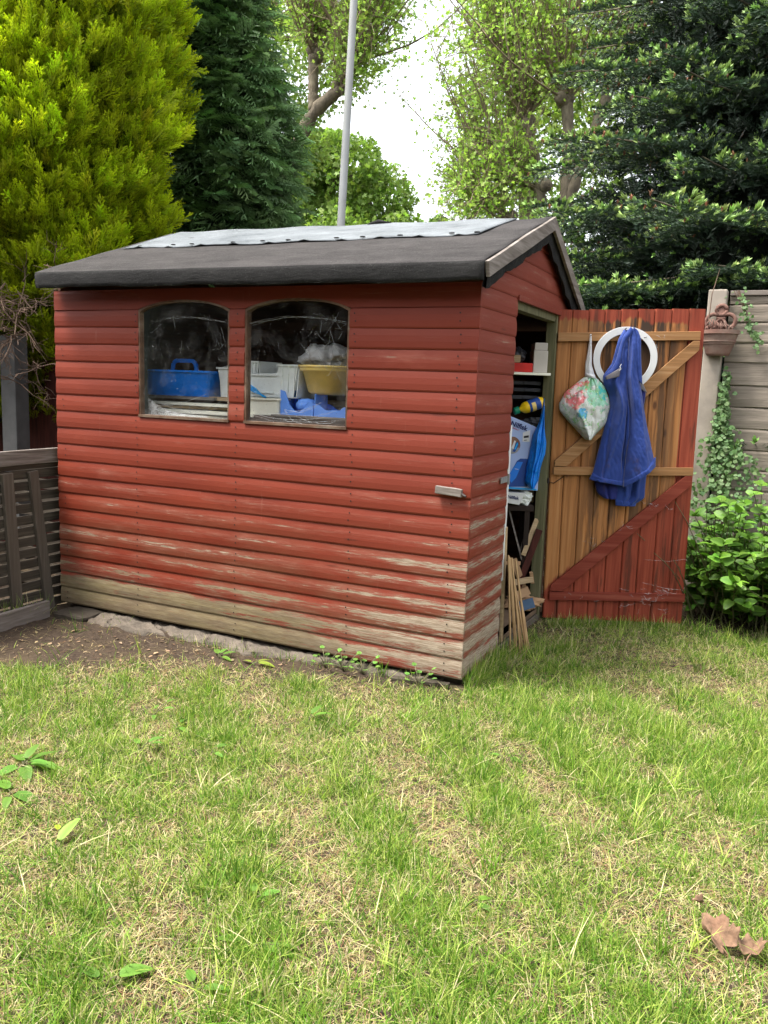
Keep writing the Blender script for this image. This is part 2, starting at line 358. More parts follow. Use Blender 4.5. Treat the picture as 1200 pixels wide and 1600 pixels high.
dd_ = t.math('ADD', t.rng(dust, .48, .85, .0, .13), t.math('ADD', t.rng(Z, 1.20, 1.12, 0, .10), t.math('MULTIPLY', t.rng(spk, .70, .73), .35)))
t.l.new(dd_, m2.inputs[0]); t.l.new(mx.outputs[0], m2.inputs[1]); t.l.new(df.outputs[0], m2.inputs[2]); t.l.new(m2.outputs[0], t.out.inputs[0]); M['pane'] = t.m
t = NT('web', .9, .1); df = t.n.new('ShaderNodeBsdfDiffuse'); df.inputs[0].default_value = (.75, .75, .75, 1); tp = t.n.new('ShaderNodeBsdfTransparent'); mx = t.n.new('ShaderNodeMixShader')
t.l.new(t.rng(t.noise(t.obj(), 30, 5, .7), .3, .7, .03, .60), mx.inputs[0]); t.l.new(tp.outputs[0], mx.inputs[1]); t.l.new(df.outputs[0], mx.inputs[2]); t.l.new(mx.outputs[0], t.out.inputs[0]); M['web'] = t.m
def leafmat(name, trans=.35, rough=.55, spec=.3):
    t = NT(name, rough, spec); c = t.attr('col', 'Color'); t.base(c)
    tr = t.n.new('ShaderNodeBsdfTranslucent'); mx = t.n.new('ShaderNodeMixShader'); mx.inputs[0].default_value = trans
    b = t.mix(1., c, (1.08, 1.25, .65), 'MULTIPLY'); t.l.new(b, tr.inputs[0])
    t.l.new(t.p.outputs[0], mx.inputs[1]); t.l.new(tr.outputs[0], mx.inputs[2]); t.l.new(mx.outputs[0], t.out.inputs[0]); M[name] = t.m
leafmat('leaf', .45); leafmat('needle', .12, .6); leafmat('blade', .35, .6, .2); leafmat('dry', .15, .9, .1)
t = NT('soil', .97, .1); v = t.obj(); a = t.noise(v, 3, 6, .6); b = t.noise(v, 45, 6, .7); c = t.noise(v, 130, 3)
col = t.ramp(b, [(.3, (.027, .019, .014)), (.6, (.062, .045, .032)), (.8, (.15, .115, .085))])
X, Y, Z = t.xyz(); col = t.mix(t.rng(a, .45, .65, 0, .5), col, (.085, .064, .036))
t.base(col).bump(t.math('ADD', b, t.math('MULTIPLY', c, .5)), .8, .012); M['soil'] = t.m
simple('window_frame', (.10, .055, .032), .8, .4, 12, .2, dirt=(.26, .22, .17))
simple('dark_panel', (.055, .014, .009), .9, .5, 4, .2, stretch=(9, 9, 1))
simple('dead_leaf', (.16, .095, .058), .85, .5, 45, .6, dirt=(.18, .09, .055))
# ------------------------------------------------------------------ ground
GZ = -.045
def gheight(x, y):
    P = np.stack([x, y, 0*x], -1)
    return GZ + .012*vnoise(P, 2.2, 3) + .006*vnoise(P, 9., 4)
def grid_sheet(xs, ys):
    X, Y = np.meshgrid(xs, ys); x = X.ravel(); y = Y.ravel(); z = gheight(x, y); nx = len(xs); ny = len(ys)
    fade = np.clip((np.hypot(x, y)-8)/10, 0, 1); z = z*(1-fade)+GZ*fade
    z = z+.008*vnoise(np.stack([x, y, 0*x], -1), 40., 5)*(1-fade)
    i = np.arange(ny-1)[:, None]*nx+np.arange(nx-1)[None]; i = i.ravel()
    return np.stack([x, y, z], -1), np.stack([i, i+1, i+1+nx, i+nx], -1)
ax = np.concatenate([[-300, -100, -40, -20, -12], np.arange(-8, 6, .035), [8, 12, 20, 40, 100, 300]])
ay = np.concatenate([[-300, -100, -40, -20, -10], np.arange(-5, 3.2, .035), [4, 6, 12, 20, 40, 100, 300]])
V, F = grid_sheet(ax, ay); g = link('ground', npmesh('ground', V, F, M['soil'], smooth=True)); tag(g, kind='structure')

def bare(x, y):        # 0 grass .. 1 bare soil
    P = np.stack([x, y, 0*x], -1); n = vnoise(P, 3.2, 11)*.5+vnoise(P, 8., 12)*.25
    d = -.30-.70*np.clip((-x-.35)/1.7, 0, 1)   # y reach of the bare strip in front of the shed
    a = np.clip((y-d+n*.35)/.35+.25, 0, 1)*(x < .05)*(y < .1)
    b = np.clip((y-1.62+n*.35-.25*np.clip(.9-x, 0, 1))/.35, 0, 1)*(x > .25)
    c = (n > .62)*.7
    return np.clip(np.maximum(np.maximum(a, b), c), 0, 1)

def inst(T, F, pos, Rm, sc, cf):
    """copies of template T (V,3) at pos (N,3), rotations (N,3,3), scale (N,) -> verts, faces"""
    N = len(pos); V = np.einsum('nij,vj->nvi', Rm, T)*np.asarray(sc).reshape(N, 1, -1)+pos[:, None]
    FF = (F[None]+(np.arange(N)*len(T))[:, None, None]).reshape(-1, F.shape[1])
    return V.reshape(-1, 3), FF
def frames(d, roll=None):
    """rotation matrices whose local Z is d"""
    d = d/np.linalg.norm(d, axis=1, keepdims=True); N = len(d)
    a = np.cross(d, np.array([.123, .981, .05])); a /= np.linalg.norm(a, axis=1, keepdims=True); b = np.cross(d, a)
    t = rng.uniform(0, 2*np.pi, N) if roll is None else roll
    c, s = np.cos(t)[:, None], np.sin(t)[:, None]
    return np.stack([a*c+b*s, b*c-a*s, d], -1)
def frames_up(d, up=(0, 0, 1.), tw=.3):
    """local Z along d, local Y as near 'up' as possible"""
    d = d/np.linalg.norm(d, axis=1, keepdims=True); u_ = np.tile(np.array(up, float), (len(d), 1))+rng.normal(size=d.shape)*tw
    x = np.cross(u_, d); x /= np.linalg.norm(x, axis=1, keepdims=True); y = np.cross(d, x)
    return np.stack([x, y, d], -1)

def make_grass():
    Vs = []; Fs = []; Cs = []; base = 0; MI = []
    def batch(N, x, y, L, w, lean, kinds, seg=3, flat=False):
        nonlocal base
        z = gheight(x, y)-.002; h = rng.uniform(0, 2*np.pi, N); side = np.stack([-np.sin(h), np.cos(h)], -1); dirn = np.stack([np.cos(h), np.sin(h)], -1)
        tw = rng.uniform(0, 2*np.pi, N) ; sd = np.stack([np.cos(tw), np.sin(tw)], -1)
        pts = []
        for i in range(seg+1):
            s = i/seg; hor = L*(np.sin(lean)*s+.42*np.sin(lean)*s*s); up = L*(np.cos(lean)*s*(1-.35*s*np.sin(lean)**2))
            if flat: up = up*.15+.004+.012*rng.random(N)*np.sin(s*3.14)
            c = np.stack([x+dirn[:, 0]*hor, y+dirn[:, 1]*hor, z+up], -1)
            ww = (w*(1-s**1.6)*.5)[:, None]
            if i == seg: pts.append(c)
            else:
                o = np.concatenate([sd*ww, np.zeros((N, 1))], 1); pts += [c-o, c+o]
        nv = len(pts); V = np.stack(pts, 1).reshape(-1, 3); b = (np.arange(N)*nv)[:, None]+base
        fl = []
        for i in range(seg-1):
            k = 2*i; fl += [b+np.array([[k, k+1, k+3]]), b+np.array([[k, k+3, k+2]])]
        k = 2*(seg-1); fl.append(b+np.array([[k, k+1, k+2]]))
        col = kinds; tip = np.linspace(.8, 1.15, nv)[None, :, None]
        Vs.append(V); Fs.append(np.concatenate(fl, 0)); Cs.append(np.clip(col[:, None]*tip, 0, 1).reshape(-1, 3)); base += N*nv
    def sample(n, x0, x1, y0, y1, dens, dist=True):
        x = rng.uniform(x0, x1, n); y = rng.uniform(y0, y1, n); k = rng.random(n) < dens(x, y)
        k &= ~((x < .02) & (y > -.03)); x = x[k]; y = y[k]
        # keep what the garden view could see, plus a margin
        rx = x-CAM[0]; ry = y-CAM[1]; dep = rx*f[0]+ry*f[1]; lat = rx*r[0]+ry*r[1]; k = (dep > .8) & (np.abs(lat) < dep*.62+.35)
        x = x[k]; y = y[k]; d = np.hypot(x-CAM[0], y-CAM[1]); k = rng.random(len(x)) < np.clip(2.6/d, .35, 1)**1.2
        return x[k], y[k]
    def lush(x, y):
        P = np.stack([x, y, 0*x], -1); return np.clip(.54+.55*vnoise(P, 2.2, 21)+.55*vnoise(P, 8., 22)+.10*np.clip(x, -1, 1), 0, 1)
    A = (-4.2, 3.2, -3.4, 2.3)
    def greens(n, lu):
        c0 = np.array([.050, .125, .012]); c1 = np.array([.155, .285, .028]); c2 = np.array([.35, .43, .09]); s = np.array([.60, .52, .30])
        a = rng.random((n, 1)); c = c0+(c1-c0)*a; b = rng.random((n, 1)) < .36; c = np.where(b, c2*rng.uniform(.7, 1.1, (n, 1)), c)
        d = rng.random(n) < (.45-.38*lu); c[d] = s*rng.uniform(.6, 1.15, (d.sum(), 1)); return c*rng.uniform(.8, 1.2, (n, 1))
    # short dense sward
    x, y = sample(1400000, *A, lambda x, y: (1-bare(x, y))*(.45+.55*lush(x, y))); lu = lush(x, y); N = len(x)
    batch(N, x, y, rng.uniform(.014, .048, N)*(.7+.6*lu), rng.uniform(.0022, .0042, N), rng.uniform(.2, 1.35, N), greens(N, lu), 2)
    # medium blades in tufts
    x, y = sample(420000, *A, lambda x, y: (1-bare(x, y)*.93)*lush(x, y)**1.8); lu = lush(x, y); N = len(x)
    batch(N, x, y, rng.uniform(.03, .085, N)*(.6+.6*lu), rng.uniform(.0022, .0042, N), np.abs(rng.normal(.45, .4, N)), greens(N, np.minimum(1, lu+.4)), 3)
    # long blades from tuft centres
    cx, cy = sample(2600, *A, lambda x, y: (1-bare(x, y)*.8)*(.15+.85*lush(x, y))); nn = rng.integers(5, 16, len(cx))
    X = np.repeat(cx, nn)+rng.normal(0, .016, nn.sum()); Y = np.repeat(cy, nn)+rng.normal(0, .016, nn.sum()); N = len(X)
    tc = np.repeat(greens(len(cx), np.ones(len(cx))), nn, 0)*rng.uniform(.8, 1.2, (N, 1))
    batch(N, X, Y, rng.uniform(.06, .15, N), rng.uniform(.003, .0052, N), np.abs(rng.normal(.55, .35, N)), tc, 4)
    # long blades flopped over
    x, y = sample(60000, *A, lambda x, y: (1-bare(x, y))*(.25+.75*lush(x, y))); N = len(x)
    batch(N, x, y, rng.uniform(.05, .13, N), rng.uniform(.0022, .0042, N), rng.uniform(.9, 1.4, N), greens(N, np.full(N, .75))*1.08, 4)
    # dry thatch lying flat
    x, y = sample(520000, *A, lambda x, y: (1-bare(x, y)*.9)*(1-.75*lush(x, y))); N = len(x)
    st = np.array([.50, .40, .215])*rng.uniform(.5, 1.25, (N, 1))*np.array([1, 1, 1])+rng.normal(0, .02, (N, 3)); st[rng.random(N) < .25] = np.array([.27, .15, .08])
    batch(N, x, y, rng.uniform(.015, .06, N), rng.uniform(.0015, .003, N), rng.uniform(1.2, 1.55, N), np.clip(st, .02, 1), 2, True)
    # tall fringe against the shed gable, the door foot, the slatted bin and the strip edge
    for (x0, y0, x1, y1, n, hh) in ((.035, .02, .06, .55, 900, .12), (.10, 1.25, .8, 1.62, 900, .085), (-2.55, -.5, -2.5, -.15, 160, .16), (-1.6, -.14, -.1, -.05, 260, .06), (.1, .5, .35, .9, 380, .1)):
        s = rng.random(n); X = x0+(x1-x0)*s+rng.normal(0, .02, n); Y = y0+(y1-y0)*s+rng.normal(0, .02, n); X = np.maximum(X, .03) if x0 > 0 else X
        batch(n, X, Y, rng.uniform(.35, 1.2, n)*hh, rng.uniform(.002, .0045, n), np.abs(rng.normal(.3, .3, n)), greens(n, np.ones(n)*.7), 4)
    V = np.concatenate(Vs); F = np.concatenate(Fs); C = np.concatenate(Cs)
    o = link('grass', npmesh('grass', V, F, M['blade'], {'col': C})); tag(o, 'patchy green and straw coloured lawn grass in front of the shed', 'grass', kind='stuff')
make_grass()

# ------------------------------------------------------------------ shed
L = 2.53; D = 1.82; HB = .0942; Z1 = 18*HB; HT = 1.80
PROF = [(0, .0078), (.02, .0098), (.10, .0126), (.38, .0138), (.66, .0124), (.84, .0096), (.94, .0078), (.985, .0066), (1., .0056)]
shed = thing('garden_shed', (-L/2, D/2, 0), 'weathered red timber garden shed with two arched windows and a felt roof', 'shed')
def board(mb, z0, z1, a0, a1, fr, a0t=None, a1t=None, bid=None, flat=False, zf=None):
    """one overlap board; a runs along the wall, fr(a, out, z) -> xyz; zf(a) raises the lower edge (arches)"""
    a0t = a0 if a0t is None else a0t; a1t = a1 if a1t is None else a1t
    n = max(1, int(abs(a1-a0)/.04)); bid = random.random() if bid is None else bid; vs = []; bt = []; m = len(PROF)
    ph = random.uniform(0, 6); jz = random.uniform(-.0012, .0012); am = .0007
    for i in range(n+1):
        s = i/n; ab = a0+(a1-a0)*s; at = a0t+(a1t-a0t)*s
        zb = max(z0, zf(ab)) if zf else z0
        for k, (t, o) in enumerate(PROF):
            if flat: o = .012 if t < .9 else .010
            a = ab+(at-ab)*t; z = zb+(z1-zb)*t+(jz if .01 < t < .99 else 0)
            vs.append(fr(a, o+am*math.sin(a*7+ph), z)); bt.append(t)
        for t in (1., 0.):
            a = ab+(at-ab)*t; vs.append(fr(a, -.004, zb+(z1-zb)*t)); bt.append(t)
    q = m+2; fs = []
    for i in range(n):
        for k in range(q): fs.append((i*q+k, (i+1)*q+k, (i+1)*q+(k+1) % q, i*q+(k+1) % q))
    fs += [tuple(range(q-1, -1, -1)), tuple(n*q+k for k in range(q))]
    mb.add(vs, fs, 0, bid, bt)
FRONT = lambda a, o, z: (a, -o, z)
GAB = lambda a, o, z: (o, a, z)
WINS = ((-1.915, -1.318), (-1.224, -.630)); SILL = 6*0+12*HB; SPR = Z1-.004; RISE = .047
def arch(a):
    for w0, w1 in WINS:
        if w0 <= a <= w1:
            t = (a-w0)/(w1-w0)*2-1; return SPR+.004+RISE*(1-abs(t)**2.3)
    return 0
def dots(mb, x, z, fr, out=.0152, rr=.0042):
    c = [fr(x+rr*math.cos(k*math.pi/3), out, z+rr*math.sin(k*math.pi/3)) for k in range(6)]; mb.add(c, [tuple(range(6))], 1)
fw = MB()
for k in range(18):
    z0, z1 = k*HB, (k+1)*HB; b = random.random()
    if k < 12: seg = [(-L, .0125)]
    else: seg = [(-L, WINS[0][0]), (WINS[0][1], WINS[1][0]), (WINS[1][1], .0125)]
    for a0, a1 in seg: board(fw, z0, z1, a0, a1, FRONT, bid=b)
    for x in (-L+.06, -.075, -.60, -1.27, -1.93+.0) if k >= 12 else (-L+.06, -.075, -.6, -1.27, -1.93):
        if x > -2.4 or k % 3 == 0:
            for dz in (.34, .72): dots(fw, x+random.uniform(-.006, .006), z0+HB*dz, FRONT)
hb = random.random()
xs = [-L, WINS[0][0], WINS[0][1], WINS[1][0], WINS[1][1], .0125]
for i in range(5):
    a0, a1 = xs[i], xs[i+1]
    if i in (1, 3):
        n = 18
        for j in range(n): 
            b0 = a0+(a1-a0)*j/n; b1 = a0+(a1-a0)*(j+1)/n
            vs = [(b0, -.0125, max(Z1, arch(b0+1e-6))), (b1, -.0125, max(Z1, arch(b1-1e-6))), (b1, -.0125, HT), (b0, -.0125, HT), (b0, .012, max(Z1, arch(b0+1e-6))), (b1, .012, max(Z1, arch(b1-1e-6))), (b1, .012, HT), (b0, .012, HT)]
            fw.add(vs, [(0, 1, 2, 3), (5, 4, 7, 6), (4, 5, 1, 0), (3, 2, 6, 7)], 0, hb, [.2, .2, .9, .9]*2)
    else: board(fw, Z1, HT, a0, a1, FRONT, bid=hb, flat=True)
fw.build('front_wall', [M['red'], M['dark_nail']], shed)
# gable with the doorway
DY0, DY1, DZ = .53, 1.335, 1.785
RF = lambda y: 1.868+(y+.11)*(.357/.99) if y <= .88 else 2.225-(y-.88)*.47      # roof underside line at the gable
gw = MB()
def ytop(z, side):   # y where the roof line reaches z
    return max(.0032, (z-1.84)/(.357/.99)-.11) if side == 0 else min(D, .88+(2.20-z)/.47)
z = 0; k = 0
while z < 2.16:
    z1 = z+HB*(1.0 if k else 1); b = random.random()
    lo0, lo1 = ytop(z, 0), ytop(z, 1); hi0, hi1 = ytop(z1, 0), ytop(z1, 1)
    if z1 < DZ+.02:
        board(gw, z, z1, .0032, DY0, GAB, bid=b); board(gw, z, z1, DY1+.045, D, GAB, bid=random.random())
    else:
        if hi1-hi0 > .02: board(gw, z, z1, lo0, lo1, GAB, hi0, hi1, bid=b)
    z = z1; k += 1
gw.build('gable_wall', M['red'], shed)
ib = MB()   # inner lining, rear and far walls
ib.box(-L, -L+.018, .02, D, 0, 1.82); ib.box(-L, -.01, D-.018, D, 0, 1.72)
ib.add([(-L, .0, 1.80), (-L, .95, 2.25), (-L, D, 1.70), (-L+.02, .0, 1.80), (-L+.02, .95, 2.25), (-L+.02, D, 1.70)], [(0, 1, 2), (5, 4, 3)])
ib.build('rear_wall', M['inner_wood'], shed)
fl = MB().box(-L+.02, -.005, .02, D-.02, .005, .03); fl.build('floor', M['shed_floor'], shed)
# framing studs seen through the openings
for x in (-1.95, -1.27, -.61):
    MB().box(x, x+.038, .0135, .05, .03, 1.115).build('stud', M['inner_wood'], shed)
MB().box(-L+.02, -.02, .0135, .05, 1.76, 1.80).build('top_rail', M['inner_wood'], shed)
MB().box(-L+.02, -.02, D-.06, D-.02, 1.18, 1.22).build('rear_rail', M['pale_plank'], shed)
# windows
for wi, (w0, w1) in enumerate(WINS):
    fm = MB(); zt = SPR; th = .010
    path = [(w0, SILL), (w0, zt)]+[(w0+(w1-w0)*j/20, max(zt, arch(min(max(w0+(w1-w0)*j/20, w0+1e-6), w1-1e-6)))) for j in range(1, 20)]+[(w1, zt), (w1, SILL)]
    c = ((w0+w1)/2, (SILL+zt)/2)
    for j in range(len(path)-1):
        (xa, za), (xb, zb) = path[j], path[j+1]
        def inn(x, z): return (x+(th if x < c[0] else -th)*(1 if abs(x-c[0]) > .24 else .0), z-th if z > c[1] else z+.0)
        (ia, ja), (ib_, jb) = inn(xa, za), inn(xb, zb)
        vs = [(xa, -.010, za), (xb, -.010, zb), (ib_, -.010, jb), (ia, -.010, ja), (xa, .030, za), (xb, .030, zb), (ib_, .030, jb), (ia, .030, ja)]
        fm.add(vs, [(0, 1, 2, 3), (2, 3, 7, 6), (4, 5, 6, 7), (0, 1, 5, 4)], 0, .3)
    fm.box(w0, w1, -.018, .030, SILL-.004, SILL+.009, 0, .6)
    wd = fm.build('window', M['window_frame'] if 'window_frame' in M else M['inner_wood'], shed)
    poly = [(w0+.004, SILL+.004)]+[(x, z-.004) for x, z in path[1:-1]]+[(w1-.004, SILL+.004)]
    MB().add([(x, .006, z) for x, z in poly], [tuple(range(len(poly)))]).build('pane', M['pane'], wd)
    wb = MB()
    rs = random.Random(5+wi)
    anchors = [(w0+.02, 1.52), (w0+.02, 1.65), ((w0+w1)/2, 1.72), (w1-.02, 1.66), (w1-.015, 1.5), (w1-.02, 1.35), (w0+.01, 1.35)]
    def strand(p, q, sag, rad, seg=7):
        pts = [(p[0]+(q[0]-p[0])*s/seg, .012+.002*math.sin(s), p[1]+(q[1]-p[1])*s/seg-sag*math.sin(math.pi*s/seg)+rs.uniform(-.003, .003)) for s in range(seg+1)]
        wb.tube(pts, rad, 3, caps=False)
    strand((w0+.01, 1.62), (w1-.02, 1.63), -.03, .0010, 14); strand((w0+.01, 1.612), (w1-.1, 1.638), -.028, .0007, 12); strand((w0+.01, 1.628), (w1-.03, 1.622), -.034, .0006, 12)
    for q in range(30 if wi else 14):
        cx = w1-.07-abs(rs.gauss(0, .06)) if rs.random() < .7 else rs.uniform(w0+.05, w1-.05); cz = rs.uniform(1.40, 1.68)
        a = rs.uniform(0, 6.28); l = rs.uniform(.02, .12); x2 = min(max(cx+l*math.cos(a), w0+.012), w1-.012); z2 = min(cz+l*math.sin(a), 1.675)
        strand((min(cx, w1-.015), cz), (x2, z2), rs.uniform(0, .01), rs.uniform(.0003, .0008), 4)
    for q in range(9): strand((rs.uniform(w0+.02, w1-.25), 1.16+rs.random()*.05), (rs.uniform(w0+.25, w1-.02), 1.14+rs.random()*.13), .02, rs.uniform(.0005, .0012), 8)
    # woven sheet sagging over the sill corner
    vs = []; 
    for i in range(9):
        for j in range(5):
            s = i/8; tt = j/4; vs.append((w0+.015+s*(w1-w0)*.72, .010+.012*tt, SILL+.012+(.10*(1-s)**4+.008)*tt))
    if wi == 0: wb.add(vs, [(i*5+j, (i+1)*5+j, (i+1)*5+j+1, i*5+j+1) for i in range(8) for j in range(4)])
    wb.build('cobweb', M['web'], wd)
# roof: two felt slopes over boards, soft folded skirt along the eave
def roof_pt(s, t):   # s 0 left..1 right, t 0 eave..1 ridge (front slope)
    x0 = -L-.012; x1 = .062; xa = x0+(x1-x0)*s
    e = np.array([xa, -.115, 1.888-.018*s]); rd = np.array([xa, .99-.11*s, 2.282-.057*s]); return e+(rd-e)*t
def rear_pt(s, t):
    xa = -L-.012+(L+.074)*s; rd = roof_pt(s, 1); e = np.array([xa, 1.95, 1.70+.02*(1-s)]); return rd+(e-rd)*t
rf = MB(); NS, NTt = 70, 20; rows = []
sk = [(-.010, -.082), (-.013, -.062), (-.015, -.040), (-.014, -.014), (-.011, -.003)]
def jig(s, k, a): return a*(math.sin(s*23+k)+.6*math.sin(s*57+k*2.1)+.4*math.sin(s*101+k))
grid = []
for i in range(NS+1):
    s = i/NS; colm = []
    for k, (dy, dz) in enumerate(sk):
        e = roof_pt(s, 0); w = (5-k)/5; colm.append((e[0], e[1]+dy+jig(s, 1, .0025)*w, e[2]+dz+jig(s, 4, .0028)*w))
    for j in range(NTt+1):
        p = roof_pt(s, j/NTt); b = .0035*math.sin(s*9+j*.4)*math.sin(j*.5)+.002*math.sin(s*31+j); edge = max(0, (s-.965)/.035)
        colm.append((p[0], p[1], p[2]+b+.006*edge))
    for j in range(1, NTt+1):
        p = rear_pt(s, j/NTt); colm.append((p[0], p[1], p[2]))
    grid.append(colm)
q = len(grid[0]); vs = [p for c_ in grid for p in c_]
rf.add(vs, [(i*q+j, (i+1)*q+j, (i+1)*q+j+1, i*q+j+1) for i in range(NS) for j in range(q-1)])
rf.mi = [1 if j < 4 else 0 for i in range(NS) for j in range(q-1)]  # skirt faces: darker unbleached felt, with the eave's shading put into its colour
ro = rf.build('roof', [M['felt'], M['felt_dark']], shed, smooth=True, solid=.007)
deck = MB()
for fn in (roof_pt, rear_pt):
    a, b, c, d = fn(.012, .0), fn(.988, .0), fn(.988, 1), fn(.012, 1)
    if fn is roof_pt: a, b = fn(.012, .01), fn(.988, .01)
    lo = np.array([0, 0, -.026]); up = np.array([0, 0, -.008])
    deck.hexa([a+lo, b+lo, c+lo, d+lo, a+up, b+up, c+up, d+up])
deck.build('roof_deck', M['inner_wood'], ro)
# newer grey felt strip laid over the ridge
pt = MB(); g0 = []; n1, n2 = 60, 12
for i in range(n1+1):
    s = i/n1; col_ = []
    for j in range(n2+1):
        t = j/n2; sa = .034+(.925-.034)*s-.022*(1-t)*s**6+(.055*(1-t) if s == 1 else 0)*0
        tb = .54+.002*math.sin(s*31)+.0015*math.sin(s*73)+(-.02+.05*s); tt = tb+(1.0-tb)*t
        p = roof_pt(sa, min(tt, 1)); col_.append((p[0], p[1], p[2]+.010+.0035*math.sin(s*26+t*3)+(.008 if j in (0,) and i % 6 == 3 else 0)))
    for t in (.12, .3): p = rear_pt(.028+.877*s, t); col_.append((p[0], p[1], p[2]+.009))
    g0.append(col_)
q = len(g0[0]); pt.add([p for c_ in g0 for p in c_], [(i*q+j, (i+1)*q+j, (i+1)*q+j+1, i*q+j+1) for i in range(n1) for j in range(q-1)])
pt.build('felt_patch', M['felt_grey'], ro, smooth=True, solid=.004)
for i in range(11):
    cl = MB(); s = .075+.084*i+.018*math.sin(i*2.3); p = roof_pt(s, .53+.05*s+.014); cl.lathe([(0, .006), (.010, .004), (.011, 0)], (p[0], p[1], p[2]+.016), 7, sx=1.5); cl.build('clout_nail', M['felt_dark'], ro, smooth=True)
p = roof_pt(.62, .985); cl = MB(); cl.tube([p+np.array([-.10, 0, .014]), p+np.array([-.03, .0, .026]), p+np.array([.05, 0, .012])], [.006, .012, .007], 6)
cl.build('felt_scrap', M['felt_dark'], ro, smooth=True)
# barge boards on the gable
def barge(p0, p1, w, x0, x1, drop=0):
    m = MB(); p0 = np.array(p0); p1 = np.array(p1); d = p1-p0; d = d/np.linalg.norm(d); nrm = np.array([d[1], -d[0]]) if d[0] > 0 else np.array([-d[1], d[0]])
    nrm = np.array([0, 0]) + np.array([d[1], -d[0]])*(1 if d[0] > 0 else -1)
    if nrm[1] > 0: nrm = -nrm
    A = p0+nrm*drop; B = p1+nrm*drop; C = B+nrm*w; E = A+nrm*w; n = 12; vs = []; fs = []
    for i in range(n+1):
        s = i/n; wv = .0015*math.sin(s*9)
        for x in (x0, x1):
            a = A+(B-A)*s; c = E+(C-E)*s; vs += [(x, a[0]+nrm[0]*wv, a[1]+nrm[1]*wv), (x, c[0], c[1]+wv)]
    for i in range(n):
        o_ = i*4; q_ = o_+4; fs += [(o_, q_, q_+1, o_+1), (o_+2, o_+3, q_+3, q_+2), (o_, o_+2, q_+2, q_), (o_+1, q_+1, q_+3, o_+3)]
    fs += [(0, 1, 3, 2), (n*4, n*4+2, n*4+3, n*4+1)]; m.add(vs, fs); return m
RE = (-.125, 1.868); RR = (.888, 2.237); RB = (1.93, 1.74)
barge(RE, RR, .066, .062, .080).build('barge_board', M['grey_timber'], shed, bevel=.002)
barge((.885, 2.232), RB, .060, .064, .081).build('barge_board', M['grey_timber'], shed, bevel=.002)
fe = MB()
for (a, b, sg) in (((-.06, 1.868), (.885, 2.21), 1), ((.885, 2.21), (1.9, 1.735), 1)):
    vs = []; n = 30
    for i in range(n+1):
        s = i/n; y = a[0]+(b[0]-a[0])*s; z = a[1]+(b[1]-a[1])*s; w = .094+.006*math.sin(s*17)+.003*math.sin(s*61); j = .004*math.sin(s*40)
        vs += [(.045+j, y, z-.002), (.058, y, z-.004), (.050+j, y, z-w-.01), (.032+j, y, z-w)]
    fe.add(vs, [(i*4+k, i*4+4+k, i*4+4+(k+1) % 4, i*4+(k+1) % 4) for i in range(n) for k in range(4)])
fe.build('felt_edge', M['felt_dark'], ro, smooth=False)
# door frame
MB().box(-.055, .004, DY1-.002, DY1+.043, -.02, DZ).build('door_jamb', M['jamb'], shed, bevel=.002)
MB().box(-.055, -.006, DY0-.045, DY0-.004, 0, DZ-.03).build('door_jamb', M['jamb'], shed, bevel=.002)
MB().box(-.06, -.0045, DY0-.0, DY1-.004, DZ-.045, DZ+.012).build('lintel', M['jamb'], shed, bevel=.002)
MB().box(.004, .021, DY0-.0, DY1+.04, DZ-.008, DZ+.020).build('drip_strip', M['red'], shed, bevel=.003)
MB().box(-.052, -.008, DY0, DY1, -.02, .03).build('threshold', M['slat_timber'], shed, bevel=.002)
lt = MB().box(.0215, .026, .385, .50, .885, .915); lt.box(.0245, .034, .485, .50, .872, .925); lt.build('latch_plate', M['galv'], shed, bevel=.001)
tb = MB().bar((-.150, -.030, .884), (-.022, -.030, .876), .020, .036, seg=4, wob=.001); tb.build('turn_button', M['grey_timber'], shed, bevel=.003)
ss = MB().tube([(-.022, -.034, .874), (-.008, -.045, .868), (.004, -.05, .865)], [.006, .007, .005], 7); ss.build('screw', M['dark_nail'], shed)
# the open door in its own frame: s along, o out (towards the garden), z up
TH = math.atan2(.335, .755); DM = Matrix.Translation(Vector((.01, 1.36, 0))) @ Matrix.Rotation(TH, 4, 'Z')
DWs = [-.008, .074, .170, .262, .355, .452, .547, .645, .745, .838]; DB = -.03
dm = MB()
for i in range(9):
    a, b = DWs[i], DWs[i+1]; g = .0016; zt = 1.812+.030*(i/8)+random.uniform(-.002, .002); lean = .045
    # the door has racked: planks lean slightly, foot swinging outwards
    def P(s, o, z): return (s+lean*(1-z/1.83)*.55, -o, z)
    oo = random.uniform(0, .003)
    pts = [(a+g, -.018, DB), (b-g, -.018, DB), (b-g, oo, DB), (b-g-.004, oo+.001, DB)]
    sec = [(a+g, -.018), (b-g, -.018), (b-g, -.003), (b-g-.006, oo), (a+g+.006, oo), (a+g, -.003)]
    n = 10; vs = []; fs = []
    for k in range(n+1):
        z = DB+(zt-DB)*k/n; 
        for s_, o_ in sec: vs.append(P(s_, o_+.0012*math.sin(z*5+i), z))
    for k in range(n):
        for m_ in range(6): fs.append((k*6+m_, k*6+(m_+1) % 6, k*6+6+(m_+1) % 6, k*6+6+m_))
    fs += [tuple(range(5, -1, -1)), tuple(n*6+m_ for m_ in range(6))]
    dm.add(vs, fs)
door = dm.build('door', M['door_wood'], shed, DM)
dbk = MB().box(.0, .83, .0185, .022, .0, 1.80); dbk.build('door_outer_face', M['inner_wood'], door, DM)
def rail(s0, z0, s1, z1, w, mat, th=.020, seg=6):
    m = MB(); a = np.array([s0, z0]); b = np.array([s1, z1]); d = (b-a)/np.linalg.norm(b-a); nn = np.array([-d[1], d[0]])*w/2
    if mat == 'h': pass
    return a, b, nn
